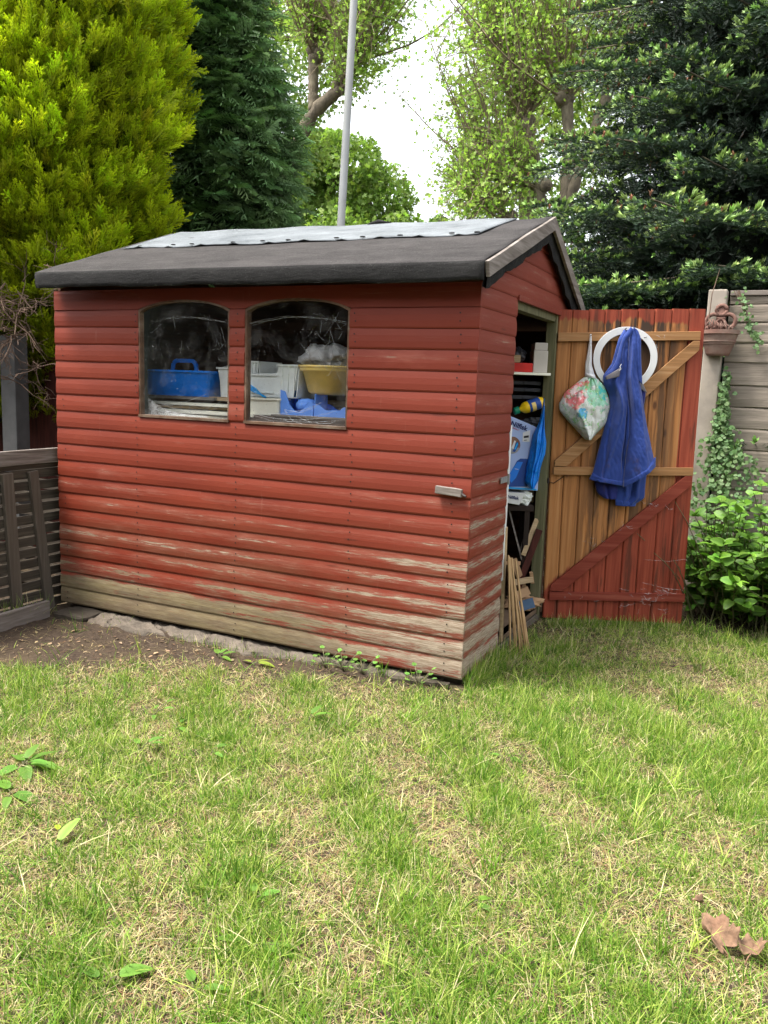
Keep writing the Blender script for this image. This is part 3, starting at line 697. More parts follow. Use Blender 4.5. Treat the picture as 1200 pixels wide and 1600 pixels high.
def ledge(s0, z0, s1, z1, w, mat, cut=None, th=.021):
    m = MB(); a = np.array([s0, z0]); b = np.array([s1, z1]); d = (b-a)/np.linalg.norm(b-a); nn = np.array([-d[1], d[0]])*w/2
    if cut == 'brace': q = [(s0-.0, z0), (s0+w*1.15, z0), (s1, z1-w*.85), (s1, z1), (s1-w*.6, z1), (s0, z0+w*.5)]
    else: q = [tuple(a-nn), tuple(b-nn), tuple(b+nn), tuple(a+nn)]
    m.prism(q, lambda p, z, t: (p, -t, z), .0035, .0035+th, bid=random.random())
    return m.build('brace' if cut else 'ledge', M[mat], door, DM, bevel=.002)
ledge(-.004, 1.655, .811, 1.690, .050, 'pine_rail')
ledge(.022, .876, .842, .902, .048, 'pine_rail')
ledge(.046, .112, .862, .136, .050, 'red_rail')
ledge(.025, .905, .811, 1.66, .062, 'pine_rail', 'brace')
ledge(.050, .145, .838, .876, .066, 'red_rail', 'brace')
hg = MB().tube([(-.004, -.012, .80), (-.004, -.012, .83)], .006, 8); hg.tube([(-.03, -.004, .815), (.03, -.006, .80), (.09, -.004, .845)], .0022, 5); hg.build('hinge_pin', M['dark_nail'], door, DM)
rs = random.Random(3)
def cob(cx, cz, n, sp, ln):
    cw = MB()
    for _ in range(n):
        x = cx+rs.gauss(0, sp); z = cz+rs.gauss(0, sp*.5); a = rs.uniform(0, 6.28); l = rs.uniform(.3, 1)*ln
        cw.tube([(x, -.028, z), (x+l*.5*math.cos(a), -.034, z+l*.5*math.sin(a)-.004), (x+l*math.cos(a), -.026, z+l*math.sin(a)*.5)], .0007, 3, caps=False)
    cw.build('cobweb', M['web'], door, DM)
cob(.62, .13, 26, .07, .06); cob(.74, .17, 14, .05, .07); cob(.62, .70, 8, .03, .07); cob(.45, .57, 6, .02, .05); cob(.3, .45, 5, .03, .04); cob(.2, .1, 6, .06, .05); cob(.55, 1.66, 5, .06, .05)
cw = MB(); cw.tube([(.60, -.028, .22), (.74, -.02, .19), (.86, -.012, .18)], .0008, 3); cw.tube([(.6, -.012, .36), (.75, -.012, .355), (.86, -.01, .375)], .0006, 3)
cw.build('cobweb', M['web'], door, DM)
simple('dark_stool', (.022, .014, .010), .9, .3, 8, .1)
simple('rag_blue', (.06, .10, .16), .9, .3, 8, .2)
# ------------------------------------------------------------------ things inside the shed, under the windows
def fx(x, y, z): return Matrix.Translation(Vector((x, y, z)))
wbn = thing('workbench', (-1.15, .36, .03), 'rough timber bench inside the shed, carrying crates and boards under the windows', 'bench')
MB().box(-2.30, -.42, .06, .62, 1.075, 1.10).build('bench_top', M['inner_wood'], wbn, bevel=.002)
for x in (-2.25, -.50):
    for y in (.09, .55): MB().box(x-.02, x+.02, y-.02, y+.02, .032, 1.073).build('leg', M['inner_wood'], wbn)
def planks(rows, grp):
    for (x0, x1, y, dy, z, h, tilt, m, lab) in rows:
        o = MB().bar((x0, y, z+h/2), (x1, y+tilt, z+h/2), dy, h, seg=3, wob=.0008).build('board', M[m], None, bevel=.0015)
        tag(o, lab, 'board', grp)
planks([(-2.06, -1.36, .18, .10, 1.101, .016, .03, 'white_plastic', 'flat white strip lowest in the pile of boards behind the left shed window'),
 (-1.92, -1.25, .23, .14, 1.124, .020, .02, 'cream', 'long cream board under the pile behind the left shed window'),
 (-1.94, -1.28, .23, .13, 1.150, .018, -.02, 'cream', 'cream board with a pale edge, second up in the left window pile'),
 (-2.12, -1.42, .24, .12, 1.174, .014, .05, 'pale_plank', 'thin raw wood board in the middle of the left window pile'),
 (-2.00, -1.30, .25, .12, 1.193, .016, -.03, 'cream', 'cream painted board just below the top of the left window pile'),
 (-2.12, -1.58, .27, .18, 1.226, .016, .02, 'grey_timber', 'grey rough board that the blue tote tray stands on'),
 (-1.70, -1.22, .32, .18, 1.226, .020, .0, 'pale_plank', 'yellowish wood board that the left grey crate stands on')], 'boards stacked behind the shed windows')
def tray(name, x0, x1, y0, y1, z0, z1, flare, mat, lab, cat, th=.004, group=None, handle=False, cuts=False, rot=0.):
    cx, cy = (x0+x1)/2, (y0+y1)/2; root = thing(name, (cx, cy, z0), lab, cat, group)
    m = MB(); a = (x1-x0)/2; b = (y1-y0)/2; h = z1-z0
    def ring(k, z, t=0, n=5, rr=.02):
        pts = []
        for (sx, sy, a0) in ((1, -1, -90), (1, 1, 0), (-1, 1, 90), (-1, -1, 180)):
            for i in range(n):
                an = R_(a0+90*i/(n-1)); pts.append((sx*(a+k-rr-t)+(rr)*math.cos(an), sy*(b+k-rr-t)+rr*math.sin(an), z))
        return pts
    R0, R1, R2, R3, R4, R5 = ring(-flare, 0), ring(0, h-.012), ring(.010, h-.010), ring(.010, h), ring(0, h, th), ring(-flare, th, th)
    n = len(R0); vs = R0+R1+R2+R3+R4+R5; fs = [tuple(range(n-1, -1, -1))]
    for q in range(5): fs += [(q*n+i, q*n+(i+1) % n, (q+1)*n+(i+1) % n, (q+1)*n+i) for i in range(n)]
    fs.append(tuple(5*n+i for i in range(n))); m.add(vs, fs)
    T = Matrix.Translation(Vector((cx, cy, z0))) @ Matrix.Rotation(rot, 4, 'Z')
    m.xf(T); m.build('body', M[mat], root, smooth=False)
    if handle:
        hm = MB(); w = .075
        pts = [(-w-.012, 0, h-.03), (-w, 0, h+.040), (-w+.02, 0, h+.055), (w-.02, 0, h+.055), (w, 0, h+.040), (w+.012, 0, h-.03)]
        for i in range(5): hm.bar(pts[i], pts[i+1], .022, .013, up=(0, 1, 0))
        hm.xf(T); hm.build('handle', M[mat], root, bevel=.002)
    return root
tray('tote_tray', -2.11, -1.60, .17, .42, 1.2435, 1.385, .035, 'blue_plastic', 'bright blue plastic tote tray with a carry handle behind the left window', 'tray', handle=True, rot=.06)
def crate(x0, x1, y0, y1, z0, zh, zl, lab):
    root = thing('storage_crate', ((x0+x1)/2, (y0+y1)/2, z0), lab, 'crate', 'grey open-fronted storage crates')
    m = MB(); t = .005; h = zh-z0
    m.box(x0+.02, x1-.02, y0, y1, z0, z0+t)
    m.box(x0+.02, x1-.02, y1-t, y1, z0+t, zh)
    # front wall with a dropped lip, ends flared
    xm = x0+(x1-x0)*.64
    m.prism([(x0+.03, z0+t), (x1-.035, z0+t), (x1-.01, zh), (xm, zh), (xm-.012, zl+.01), (x0+.0, zl)], lambda a, b, k: (a, k, b), y0, y0+t)
    for xe, sg in ((x0+.02, -1), (x1-.02, 1)):
        m.prism([(y0+t, z0+t), (y1-t, z0+t), (y1-t, zh), (y0+t, zh if sg > 0 else zl)], lambda a, b, k: (k+sg*.016*(b-z0)/h, a, b), xe-t/2, xe+t/2)
    m.build('body', M['grey_crate'], root, bevel=.001)
    e = MB(); e.box(x0-.006, xm-.012, y0-.008, y0-.0005, zl-.006, zl+.003); e.box(xm-.012, x1-.006, y0-.008, y0-.0005, zh-.008, zh+.001)
    for q in range(3): xx = xm+.02+q*(x1-xm-.05)/2; e.box(xx-.003, xx+.003, y0-.006, y0-.0005, z0+.03, zh-.0085)
    e.box(x0+.05, xm-.03, y0-.006, y0-.0005, z0+.02, z0+.027); e.build('rim', M['grey_crate'], root)
    return root
crate(-1.58, -1.30, .24, .46, 1.2475, 1.445, 1.405, 'pale grey storage crate beside the blue tote, cut off by the window post')
crate(-1.41+.03, -1.03, .20, .40, 1.258, 1.43, 1.375, 'pale grey storage crate with a notched end in the right window')
tray('cream_tub', -1.37, -1.13, .16, .30, 1.165, 1.255, .006, 'cream', 'small cream tub below the grey crate in the right window', 'tub', rot=.03)
bk = MB().box(-1.40, -.46, .16, .34, 1.101, 1.162); tag(bk.build('timber_block', M['inner_wood'], None, bevel=.002), 'dark wood packing block under the cream tub and blue boxes', 'timber block')
planks([(-1.10, -.50, .10, .05, 1.101, .012, .0, 'pale_plank', 'short pale wood strip by the sill of the right window'),
        (-1.16, -.62, .145, .02, 1.164, .010, -.01, 'grey_timber', 'thin grey lath in front of the two cut blue boxes'),
        (-1.34, -.95, .09, .03, 1.115, .010, .0, 'white_plastic', 'white plastic strip lying against the right window sill')], 'boards stacked behind the shed windows')
def cutbox(x0, x1, lab, jag):
    root = thing('cut_box', ((x0+x1)/2, .24, 1.163), lab, 'box', 'cut down blue boxes'); y0, y1 = .17, .30; z0 = 1.175
    m = MB(); n = len(jag)
    top = [(x0+(x1-x0)*i/(n-1), z0+j) for i, j in enumerate(jag)]
    for y in (y0, y1): m.prism([(x0, z0)]+top+[(x1, z0)] if top[0][0] > x0 else [(x0+.001, z0)]+top+[(x1-.001, z0)], lambda a, b, k, y=y: (a, y+k, b), 0, .004)
    m.box(x0, x0+.004, y0+.004, y1, z0, z0+.11); m.box(x1-.004, x1, y0+.004, y1, z0, z0+.05); m.box(x0, x1, y0, y1, z0-.004, z0-.0003)
    m.build('body', M['soft_blue'], root)
cutbox(-1.125, -.925, 'torn blue cardboard box with a scooped front behind the right window', [.125, .118, .05, .022, .015, .035, .07, .065])
cutbox(-.920, -.72, 'lower blue box with a ragged rim under the yellow bowl', [.06, .055, .035, .03, .036, .03, .05, .055])
bl = MB().lathe([(0, -.035), (.05, -.03), (.062, 0), (.045, .03), (0, .036)], (-1.0, .235, 1.225), 14); tag(bl.build('rolled_cloth', M['soft_blue'], None, smooth=True), 'rolled blue cloth lying inside the scooped blue box', 'cloth')
cb = MB()
for k in range(3):
    cb.tube([(-1.36+.02*k, .185+.01*k, 1.30), (-1.33, .17, 1.325-.012*k), (-1.27, .155, 1.30-.01*k), (-1.22, .15, 1.262+.003*k), (-1.20, .15, 1.258)], .0045, 6)
tag(cb.build('cord', M['cyan_cord'], None, smooth=True), 'loops of cyan cord lying over the cream tub', 'cord')
bw = thing('basin', (-.89, .27, 1.28), 'round yellow plastic washing-up bowl holding a white carrier bag', 'bowl')
MB().lathe([(0, 0), (.11, 0), (.125, .012), (.160, .135), (.178, .137), (.178, .148), (.156, .148), (.12, .02), (0, .012)], (-.89, .30, 1.283), 32).build('bowl', M['yellow_bowl'], bw, smooth=True)
MB().lathe([(.165, .118), (.171, .122), (.173, .136)], (-.89, .30, 1.283), 32).build('rim', M['yellow_bowl'], bw, smooth=True)
def crumple(name, c, rad, mat, lab, cat, seed, sq=(1, 1, 1), amp=.35, n=34):
    V = []; m = MB(); 
    for i in range(n+1):
        for j in range(2*n):
            th = math.pi*i/n; ph = math.pi*j/n; V.append((math.sin(th)*math.cos(ph), math.sin(th)*math.sin(ph), math.cos(th)))
    V = np.array(V); nz = vnoise(V, 2.2, seed)+.6*np.abs(vnoise(V, 5, seed+1))+.4*np.abs(vnoise(V, 11, seed+2)); V = V*(1+amp*(nz-.4))[:, None]*rad*np.array(sq)+np.array(c)
    fs = [(i*2*n+j, i*2*n+(j+1) % (2*n), (i+1)*2*n+(j+1) % (2*n), (i+1)*2*n+j) for i in range(n) for j in range(2*n)]
    m.add(V, fs); o = m.build(name, M[mat], None, smooth=True)
    return tag(o, lab, cat) if lab else o
crumple('carrier_bag', (-.93, .30, 1.475), .095, 'white_film', 'crumpled white carrier bag stuffed in the yellow bowl', 'carrier bag', 4, (1.35, .9, .75))
wr = MB().tube([(-.70, .14, 1.16), (-.70, .14, 1.36), (-.66, .14, 1.365), (-.62, .14, 1.36)], .004, 6); wr.tube([(-.70, .14, 1.17), (-.62, .14, 1.17)], .003, 6)
tag(wr.build('wire_rack', M['white_plastic'], None), 'white wire rack end standing beside the yellow bowl', 'rack')
for k, (x, z, c) in enumerate(((-2.35, 1.60, 'soft_blue'), (-2.05, 1.56, 'terracotta'), (-1.92, 1.55, 'card'))):
    pass
# ------------------------------------------------------------------ things in the doorway (frame: s to the right as seen from the lawn, o towards the viewer)
BD = np.array([.907, .42, 0]); BN = np.array([.42, -.907, 0])
BM = Matrix(((BD[0], -BN[0], 0, -.30), (BD[1], -BN[1], 0, 1.15), (0, 0, 1, 0), (0, 0, 0, 1)))   # local x = s, local -y = towards viewer
def sh(name, label, cat, loc, group=None): return thing(name, tuple(BM @ Vector(loc)), label, cat, group)
def text(body, name, mat, M4, size, parent=None, off=0., ext=.0006):
    cu = bpy.data.curves.new(name, 'FONT'); cu.body = body; cu.size = size; cu.extrude = ext; cu.offset = off; cu.align_x = 'LEFT'; cu.resolution_u = 4
    t_ = bpy.data.objects.new(name+'_tmp', cu); COL.objects.link(t_); dg = bpy.context.evaluated_depsgraph_get()
    me = bpy.data.meshes.new_from_object(t_.evaluated_get(dg)); bpy.data.objects.remove(t_); me.materials.clear(); me.materials.append(M[mat])
    return link(name, me, parent, M4)
low = sh('stool', 'dark wooden stool inside the doorway carrying the two vacuum cleaner cartons', 'stool', (.2, .1, .03))
MB().box(.0, .285, .02, .25, .63, .662).build('seat', M['dark_stool'], low, BM)
for a, b in ((.02, .04), (.25, .04), (.02, .22), (.25, .22)): MB().box(a-.015, a+.015, b-.015, b+.015, .032, .63).build('leg', M['dark_stool'], low, BM)
c2 = sh('carton', 'small white carton with navy lettering at the bottom of the doorway pile', 'carton', (.15, .1, .665), 'vacuum cleaner cartons')
m = MB(); m.prism([(.03, .742), (.228, .741), (.193, .668), (.03, .690)], lambda a, b, t: (a, t, b), .0, .20); m.build('body', M['white_plastic'], c2, BM, bevel=.002)
text('Nilfisk', 'lettering', 'navy_ink', BM @ fx(.122, -.0015, .708) @ Matrix.Rotation(-.13, 4, 'Y').inverted() @ Matrix.Rotation(math.pi/2, 4, 'X') , .026, c2, .0006)
gb = crumple('rubbish_bag', (0, 0, 0), .05, 'grey_crate', None, None, 9, (1.0, .7, .8)); gb.matrix_world = BM @ fx(.225, .055, .705)
tag(gb, 'limp grey plastic bag squashed behind the small white carton', 'bag')
c1 = sh('carton', 'tall pale blue vacuum cleaner carton leaning in the doorway', 'carton', (.18, .1, .76), 'vacuum cleaner cartons')
m = MB(); m.prism([(.085, .762), (.298, .757), (.298, 1.115), (.245, 1.141), (.094, 1.197)], lambda a, b, t: (a, t, b), .0, .13); m.build('body', M['print_blue'], c1, BM, bevel=.002)
def flat(poly, name, mat, lvl, par=c1, bmx=BM):
    m = MB(); m.add([(a, -lvl, b) for a, b in poly], [tuple(range(len(poly)))]); return m.build(name, M[mat], par, bmx)
TXR = Matrix.Rotation(.31, 4, 'Y') @ Matrix.Rotation(math.pi/2, 4, 'X')
text('Nilfisk', 'lettering', 'navy_ink', BM @ fx(.113, -.0018, 1.139) @ TXR, .040, c1, .0011)
text('COMPACT', 'lettering', 'red_ink', BM @ fx(.112, -.0018, 1.124) @ TXR, .012, c1, .0)
circ = [(.133+.046*math.cos(t*math.pi/12), 1.022+.050*math.sin(t*math.pi/12)) for t in range(24)]
flat(circ, 'picture', 'print_brown', .0016)
flat([(.133+.045*math.cos(t*math.pi/12), 1.0215+.049*math.sin(t*math.pi/12)) for t in range(13, 24)], 'picture', 'galv', .0018)
flat([(.128, 1.005), (.142, 1.050), (.152, 1.047), (.141, .998)], 'picture', 'white_plastic', .0022)
flat([(.135, .985), (.150, 1.035), (.165, 1.045), (.168, 1.02), (.150, .982)], 'picture', 'deep_blue', .0020)
flat([(.145, 1.0), (.160, 1.04), (.166, 1.03), (.152, .995)], 'picture', 'cyan_cord', .0024)
flat([(.105+.014*math.cos(t*math.pi/8), .925+.016*math.sin(t*math.pi/8)) for t in range(16)], 'picture', 'print_brown', .0016)
flat([(.100, .800), (.165, .93), (.185, .945), (.235, .945), (.235, .78), (.12, .775)], 'picture', 'deep_blue', .0016)
flat([(.112, .83), (.168, .925), (.20, .925), (.165, .83), (.14, .80)], 'picture', 'blue_plastic', .0020)
flat([(.155, .885), (.176, .882), (.176, .879), (.155, .882)], 'picture', 'white_plastic', .0024)
flat([(.093, .765), (.29, .760), (.29, .768), (.093, .776)], 'picture', 'cyan_cord', .0018)
flat([(.190, 1.098), (.232, 1.115), (.232, 1.045), (.190, 1.045)], 'picture', 'white_plastic', .0018)
flat([(.196, 1.078), (.225, 1.083), (.225, 1.070), (.196, 1.065)], 'picture', 'black_plastic', .0024)
flat([(.198, 1.055), (.215, 1.057), (.215, 1.053), (.198, 1.051)], 'picture', 'black_plastic', .0024)
wv = MB().box(.06, .30, .13+.005, .30, .668, 1.05); tag(wv.build('carton', M['brown_card'], None, BM, bevel=.002), 'plain brown carton standing behind the pale blue one', 'carton')
# yellow bottle lying on the cartons, neck to the lower left
jb = sh('bottle', 'yellow cleaner bottle with a green cap lying on the cartons', 'bottle', (.21, .06, 1.2))
ax_ = Vector((.83, .12, .30)).normalized(); JT = BM @ fx(.150, .055, 1.222) @ ax_.to_track_quat('Z', 'Y').to_matrix().to_4x4()
MB().lathe([(.0, .018), (.016, .018), (.017, .026), (.038, .046), (.043, .058), (.043, .155), (.038, .168), (0, .172)], (0, 0, 0), 28, sx=1., sy=.8).xf(JT).build('body', M['yellow_jug'], jb, smooth=True)
MB().lathe([(0, -.014), (.019, -.014), (.021, -.011), (.021, .018), (.015, .020), (0, .020)], (0, 0, 0), 24).xf(JT).build('cap', M['green_cap'], jb, smooth=True)
MB().lathe([(.0436, .075), (.0440, .076), (.0440, .145), (.0436, .146)], (0, 0, 0), 28, sx=1., sy=.82).xf(JT).build('label_band', M['deep_blue'], jb, smooth=True)
MB().lathe([(.0445, .09), (.0447, .092), (.0447, .112), (.0445, .114)], (0, 0, 0), 28, sx=1., sy=.83, a0=2.6, a1=5.6).xf(JT).build('label_band', M['yellow_bowl'], jb, smooth=True)
bb = crumple('sack', (0, 0, 0), .042, 'black_film', None, None, 19, (1.4, .8, .7)); bb.matrix_world = BM @ fx(.255, .03, 1.155); tag(bb, 'black plastic bag end wedged under the yellow bottle', 'bag')
# draped cloth surfaces between two outlines
def resample(P, n):
    P = np.array(P, float); d = np.concatenate([[0], np.cumsum(np.linalg.norm(np.diff(P, axis=0), axis=1))]); t = np.linspace(0, d[-1], n)
    return np.stack([np.interp(t, d, P[:, 0]), np.interp(t, d, P[:, 1])], -1)
def smooth1(P, k=2):
    for _ in range(k): Q = P.copy(); Q[1:-1] = (P[:-2]+2*P[1:-1]+P[2:])/4; P = Q
    return P
def drape(name, Lp, Rp, o0, depth, mat, parent, M4, nu=40, nv=90, folds=(), wr=.0, seed=0, th=.004, sub=0, o1=None, fan=None):
    A = smooth1(resample(Lp, nv), 3); B = smooth1(resample(Rp, nv), 3); vs = []
    for i in range(nv):
        v = i/(nv-1)
        for j in range(nu):
            u_ = j/(nu-1); p = A[i]*(1-u_)+B[i]*u_; o = o0+((o1-o0)*v if o1 is not None else 0)+depth*(math.sin(math.pi*u_)**.7)*(.35+.65*min(1, v*2.2))
            for (uc, w, a, v0, v1, dr) in folds:
                c = uc+dr*(v-.5)+.03*math.sin(v*7+uc*9); e = np.clip((v-v0)/.12, 0, 1)*np.clip((v1-v)/.12, 0, 1); o += a*math.exp(-((u_-c)/w)**2)*e
            if fan:
                s0, z0, fq, am = fan; dz = max(.12, z0-p[1]); tq = (p[0]-s0)/dz
                o += am*min(1, dz/.5)*(math.sin(tq*fq+seed)+.6*math.sin(tq*fq*1.9+seed*2+p[1]*3)+.35*math.sin(tq*fq*3.7+seed*3-p[1]*6)+.5*math.sin(p[1]*9+tq*5+seed))
            vs.append((p[0], -o, p[1]))
    V = np.array(vs)
    if wr:
        q = V*np.array([1, 0, 1]); V[:, 1] -= wr*vnoise(q, 26, seed)+wr*.8*np.abs(vnoise(q*np.array([1.6, 1, .8]), 42, seed+1))
    m = MB(); m.add(V, [(i*nu+j, (i+1)*nu+j, (i+1)*nu+j+1, i*nu+j+1) for i in range(nv-1) for j in range(nu-1)])
    return m.build(name, M[mat] if isinstance(mat, str) else mat, parent, M4, smooth=True, solid=th)
AL = [(0.367, 1.706), (0.342, 1.657), (0.327, 1.586), (0.314, 1.515), (0.267, 1.443), (0.271, 1.4), (0.31, 1.338), (0.323, 1.26), (0.302, 1.158), (0.282, 1.049), (0.261, 0.939), (0.248, 0.872), (0.231, 0.839)]
AR = [(0.395, 1.707), (0.405, 1.588), (0.415, 1.483), (0.423, 1.376), (0.431, 1.292), (0.445, 1.199), (0.450, 1.091), (0.440, 0.996), (0.437, 0.909), (0.435, 0.806)]
BL_ = [(0.392, 1.715), (0.397, 1.554), (0.395, 1.433), (0.415, 1.306), (0.432, 1.199), (0.438, 1.091), (0.428, 0.997), (0.424, 0.909), (0.424, 0.802)]
BR_ = [(0.419, 1.708), (0.443, 1.674), (0.455, 1.59), (0.459, 1.485), (0.474, 1.408), (0.505, 1.273), (0.542, 1.131), (0.574, 1.024), (0.599, 0.931)]
jk = thing('jacket', tuple(DM @ Vector((.40, -.05, 1.70))), 'royal blue waterproof jacket hanging by its hood from a nail on the open shed door', 'jacket')
drape('sleeve', [(.375, .95), (0.382, 0.85), (0.392, 0.75), (0.398, 0.700)], [(.57, .98), (0.565, 0.87), (0.563, 0.79), (0.566, 0.735), (.515, .700)], .034, .022, 'jacket', jk, DM, 34, 40, ((.3, .06, .012, 0, 1.2, .1), (.55, .05, -.014, 0, 1.2, 0), (.75, .06, .012, 0, 1.2, -.1)), .0022, 5)
drape('cuff', [(.394, .725), (.398, .686)], [(.52, .722), (.514, .686)], .040, .022, 'jacket', jk, DM, 30, 8, ((.3, .05, .004, -1, 2, 0), (.6, .05, -.005, -1, 2, 0)), .001, 6)
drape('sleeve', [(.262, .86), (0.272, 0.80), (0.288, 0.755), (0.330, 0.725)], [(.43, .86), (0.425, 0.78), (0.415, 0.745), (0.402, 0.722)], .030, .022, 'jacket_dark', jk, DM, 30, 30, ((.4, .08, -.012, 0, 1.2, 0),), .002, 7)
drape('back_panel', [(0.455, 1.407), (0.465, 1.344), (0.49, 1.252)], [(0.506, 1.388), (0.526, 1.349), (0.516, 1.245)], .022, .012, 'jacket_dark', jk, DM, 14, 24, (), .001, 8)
drape('lining', [(.458, 1.43), (.468, 1.385)], [(.500, 1.405), (.528, 1.352)], .038, .006, 'grey_lining', jk, DM, 12, 8)
drape('front', AL, AR, .040, .050, 'jacket', jk, DM, 60, 130,
      ((.40, .10, .022, .1, 1.2, -.25), (.75, .05, -.028, .45, .95, .25), (.95, .06, -.022, .25, .7, 0), (.15, .04, -.014, .5, 1.1, .2)), .0045, 2, fan=(.40, 1.80, 11, .010))
drape('front', BL_, BR_, .072, .052, 'jacket', jk, DM, 60, 130,
      ((.30, .10, .014, .05, .6, .10), (.12, .05, -.016, .35, .6, .1), (.72, .10, .010, .4, 1.2, -.1)), .0040, 12, fan=(.41, 1.85, 7, .009))
drape('hem', [(.424, .848), (.424, .800)], [(.596, .985), (.601, .931)], .078, .052, 'jacket', jk, DM, 50, 10, ((.72, .10, .010, -1, 2, -.0),), .0040, 12, fan=(.41, 1.85, 7, .009))
drape('hem', [(.246, .875), (.231, .836)], [(.434, .846), (.434, .806)], .046, .050, 'jacket', jk, DM, 50, 10, ((.28, .12, .016, -1, 2, 0),), .0045, 2, fan=(.40, 1.80, 11, .010))
drape('hood', [(0.394, 1.722), (0.352, 1.664), (0.337, 1.593), (0.327, 1.537), (0.306, 1.487), (0.266, 1.446)], [(0.410, 1.694), (0.372, 1.644), (0.358, 1.587), (0.352, 1.531), (0.349, 1.475), (0.270, 1.418)], .085, .014, 'jacket', jk, DM, 14, 60, (), .003, 15)
drape('hood', [(0.405, 1.722), (0.430, 1.66), (0.435, 1.555), (0.455, 1.421)], [(0.433, 1.701), (0.452, 1.66), (0.462, 1.555), (0.482, 1.400)], .090, .012, 'jacket', jk, DM, 12, 50, (), .003, 16)
drape('lining', [(.268, 1.438), (.274, 1.420)], [(.352, 1.492), (.345, 1.440)], .098, .004, 'grey_lining', jk, DM, 16, 8, (), .002)
zp = MB().tube([(.350, -.108, 1.51), (.342, -.115, 1.495), (.349, -.116, 1.482), (.340, -.112, 1.474)], .0022, 6); zp.build('toggle', M['white_plastic'], jk, DM)
sm = MB(); n = 30
for (pl, oo) in (([(.300, 1.155), (.36, 1.150), (.42, 1.135)], .098), ([(.428, .965), (.50, 1.005), (.578, 1.032)], .115)):
    pass
pk = MB(); pk.lathe([(0, 0), (.020, .002), (.022, .006)], (0, 0, 0), 16)
# white ring
rg = thing('ring', tuple(DM @ Vector((.386, -.03, 1.545))), 'flat white plastic ring hung behind the blue jacket', 'ring')
m = MB(); vs = []; n = 64
for i in range(n):
    a = 2*math.pi*i/n; ro_ = .183+.0015*math.sin(3*a); ri = .143+.0015*math.sin(2*a+1)
    for (rr, oo) in ((ri, .030), (ro_, .030), (ro_, .038), (ri, .038)): vs.append((.388+rr*math.cos(a), -oo-.004*math.cos(a), 1.544+rr*math.sin(a)))
m.add(vs, [(i*4+k, ((i+1) % n)*4+k, ((i+1) % n)*4+(k+1) % 4, i*4+(k+1) % 4) for i in range(n) for k in range(4)])
m.build('hoop', M['white_plastic'], rg, DM, bevel=.001)
for pts, w_ in (([(.372, -.0, 1.706), (.372, -.075, 1.714)], .003), ([(.180, .0, 1.664), (.180, -.05, 1.670)], .0025), ([(.46, -.02, 1.672), (.49, -.045, 1.668), (.52, -.03, 1.676)], .0015)): MB().tube(pts, w_, 6).build('nail', M['dark_nail'], door, DM)
# patterned bag on the door
pb = thing('shopping_bag', tuple(DM @ Vector((.18, -.03, 1.45))), 'bulging translucent carrier bag with pink, green and blue print hanging on the open door', 'carrier bag')
bgL = [(0.191, 1.449), (0.15, 1.422), (0.098, 1.377), (0.055, 1.338), (0.024, 1.268), (0.033, 1.228), (0.090, 1.168), (0.143, 1.118), (0.190, 1.072)]
bgR = [(0.206, 1.449), (0.243, 1.418), (0.282, 1.382), (0.309, 1.318), (0.322, 1.267), (0.313, 1.197), (0.301, 1.158), (0.269, 1.121), (0.222, 1.070)]
drape('body', bgL, bgR, .030, .085, 'carrier', pb, DM, 60, 70, ((.5, .03, -.014, 0, .35, 0), (.3, .04, .012, 0, .5, -.2), (.72, .04, .012, 0, .5, .2), (.3, .07, .010, .4, 1.2, .1), (.65, .06, -.012, .5, 1.2, -.2)), .007, 31, .0015)
drape('body', bgL, bgR, .026, -.004, 'carrier', pb, DM, 16, 20, (), 0, 31, .0015)
drape('handle', [(0.176, 1.677), (0.171, 1.581), (0.160, 1.500), (.165, 1.437)], [(0.184, 1.677), (0.193, 1.581), (0.199, 1.500), (.222, 1.437)], .034, .012, 'white_film', pb, DM, 12, 40, ((.5, .12, .006, 0, 1.2, 0),), .001, 33, .0015)
drape('knot', [(.168, 1.452), (.172, 1.43)], [(.214, 1.45), (.226, 1.425)], .05, .025, 'white_film', pb, DM, 12, 8, (), .004, 34, .0015)
# blue film bag at the jamb
bf = sh('carrier_bag', 'bright blue plastic bag hanging down inside the door jamb', 'carrier bag', (.3, -.02, 1.23))
q1 = [(0.296, 1.300), (.290, 1.235), (0.277, 1.158), (0.247, 1.09), (0.233, 0.986), (.222, .90), (0.216, 0.809), (0.250, 0.773)]
q2 = [(0.299, 1.300), (.304, 1.235), (0.311, 1.133), (0.328, 1.041), (0.325, 0.979), (0.303, 0.90), (0.297, 0.822), (0.270, 0.775)]
drape('body', q1, q2, .012, .05, 'blue_film', bf, BM, 40, 90, ((.3, .06, .012, .2, 1.2, .2), (.55, .05, -.014, .1, 1.2, -.2), (.78, .05, .012, .1, 1.2, .1), (.4, .04, -.012, .5, 1.2, 0)), .006, 41, .0012)
# shelf with boxes inside the doorway
shl = sh('wall_shelf', 'pale edged shelf across the shed interior seen through the upper doorway', 'shelf', (.2, .05, 1.44))
MB().box(-.25, .33, .0, .28, 1.432, 1.446).build('shelf_board', M['cream'], shl, BM, bevel=.001)
for a in (-.22, .315): MB().box(a-.012, a+.012, .25, .28, .04, 1.431).build('upright', M['inner_wood'], shl, BM)
rb = MB().box(.02, .228, .03, .20, 1.4475, 1.500); tag(rb.build('tool_box', M['red_box'], None, BM, bevel=.003), 'red box on the shelf inside the doorway', 'box')
gw2 = MB().box(.232, .315, .04, .20, 1.4475, 1.575); gw2.box(.236, .311, .045, .195, 1.5755, 1.62); tag(gw2.build('tin', M['card'], None, BM, bevel=.004), 'grey white tin beside the red box on the doorway shelf', 'tin')
cr = crumple('bag_of_oddments', (0, 0, 0), .045, 'black_film', None, None, 51, (1.4, 1, .9)); cr.matrix_world = BM @ fx(.13, .10, 1.545); tag(cr, 'dark plastic bag of oddments heaped on the red box', 'bag')
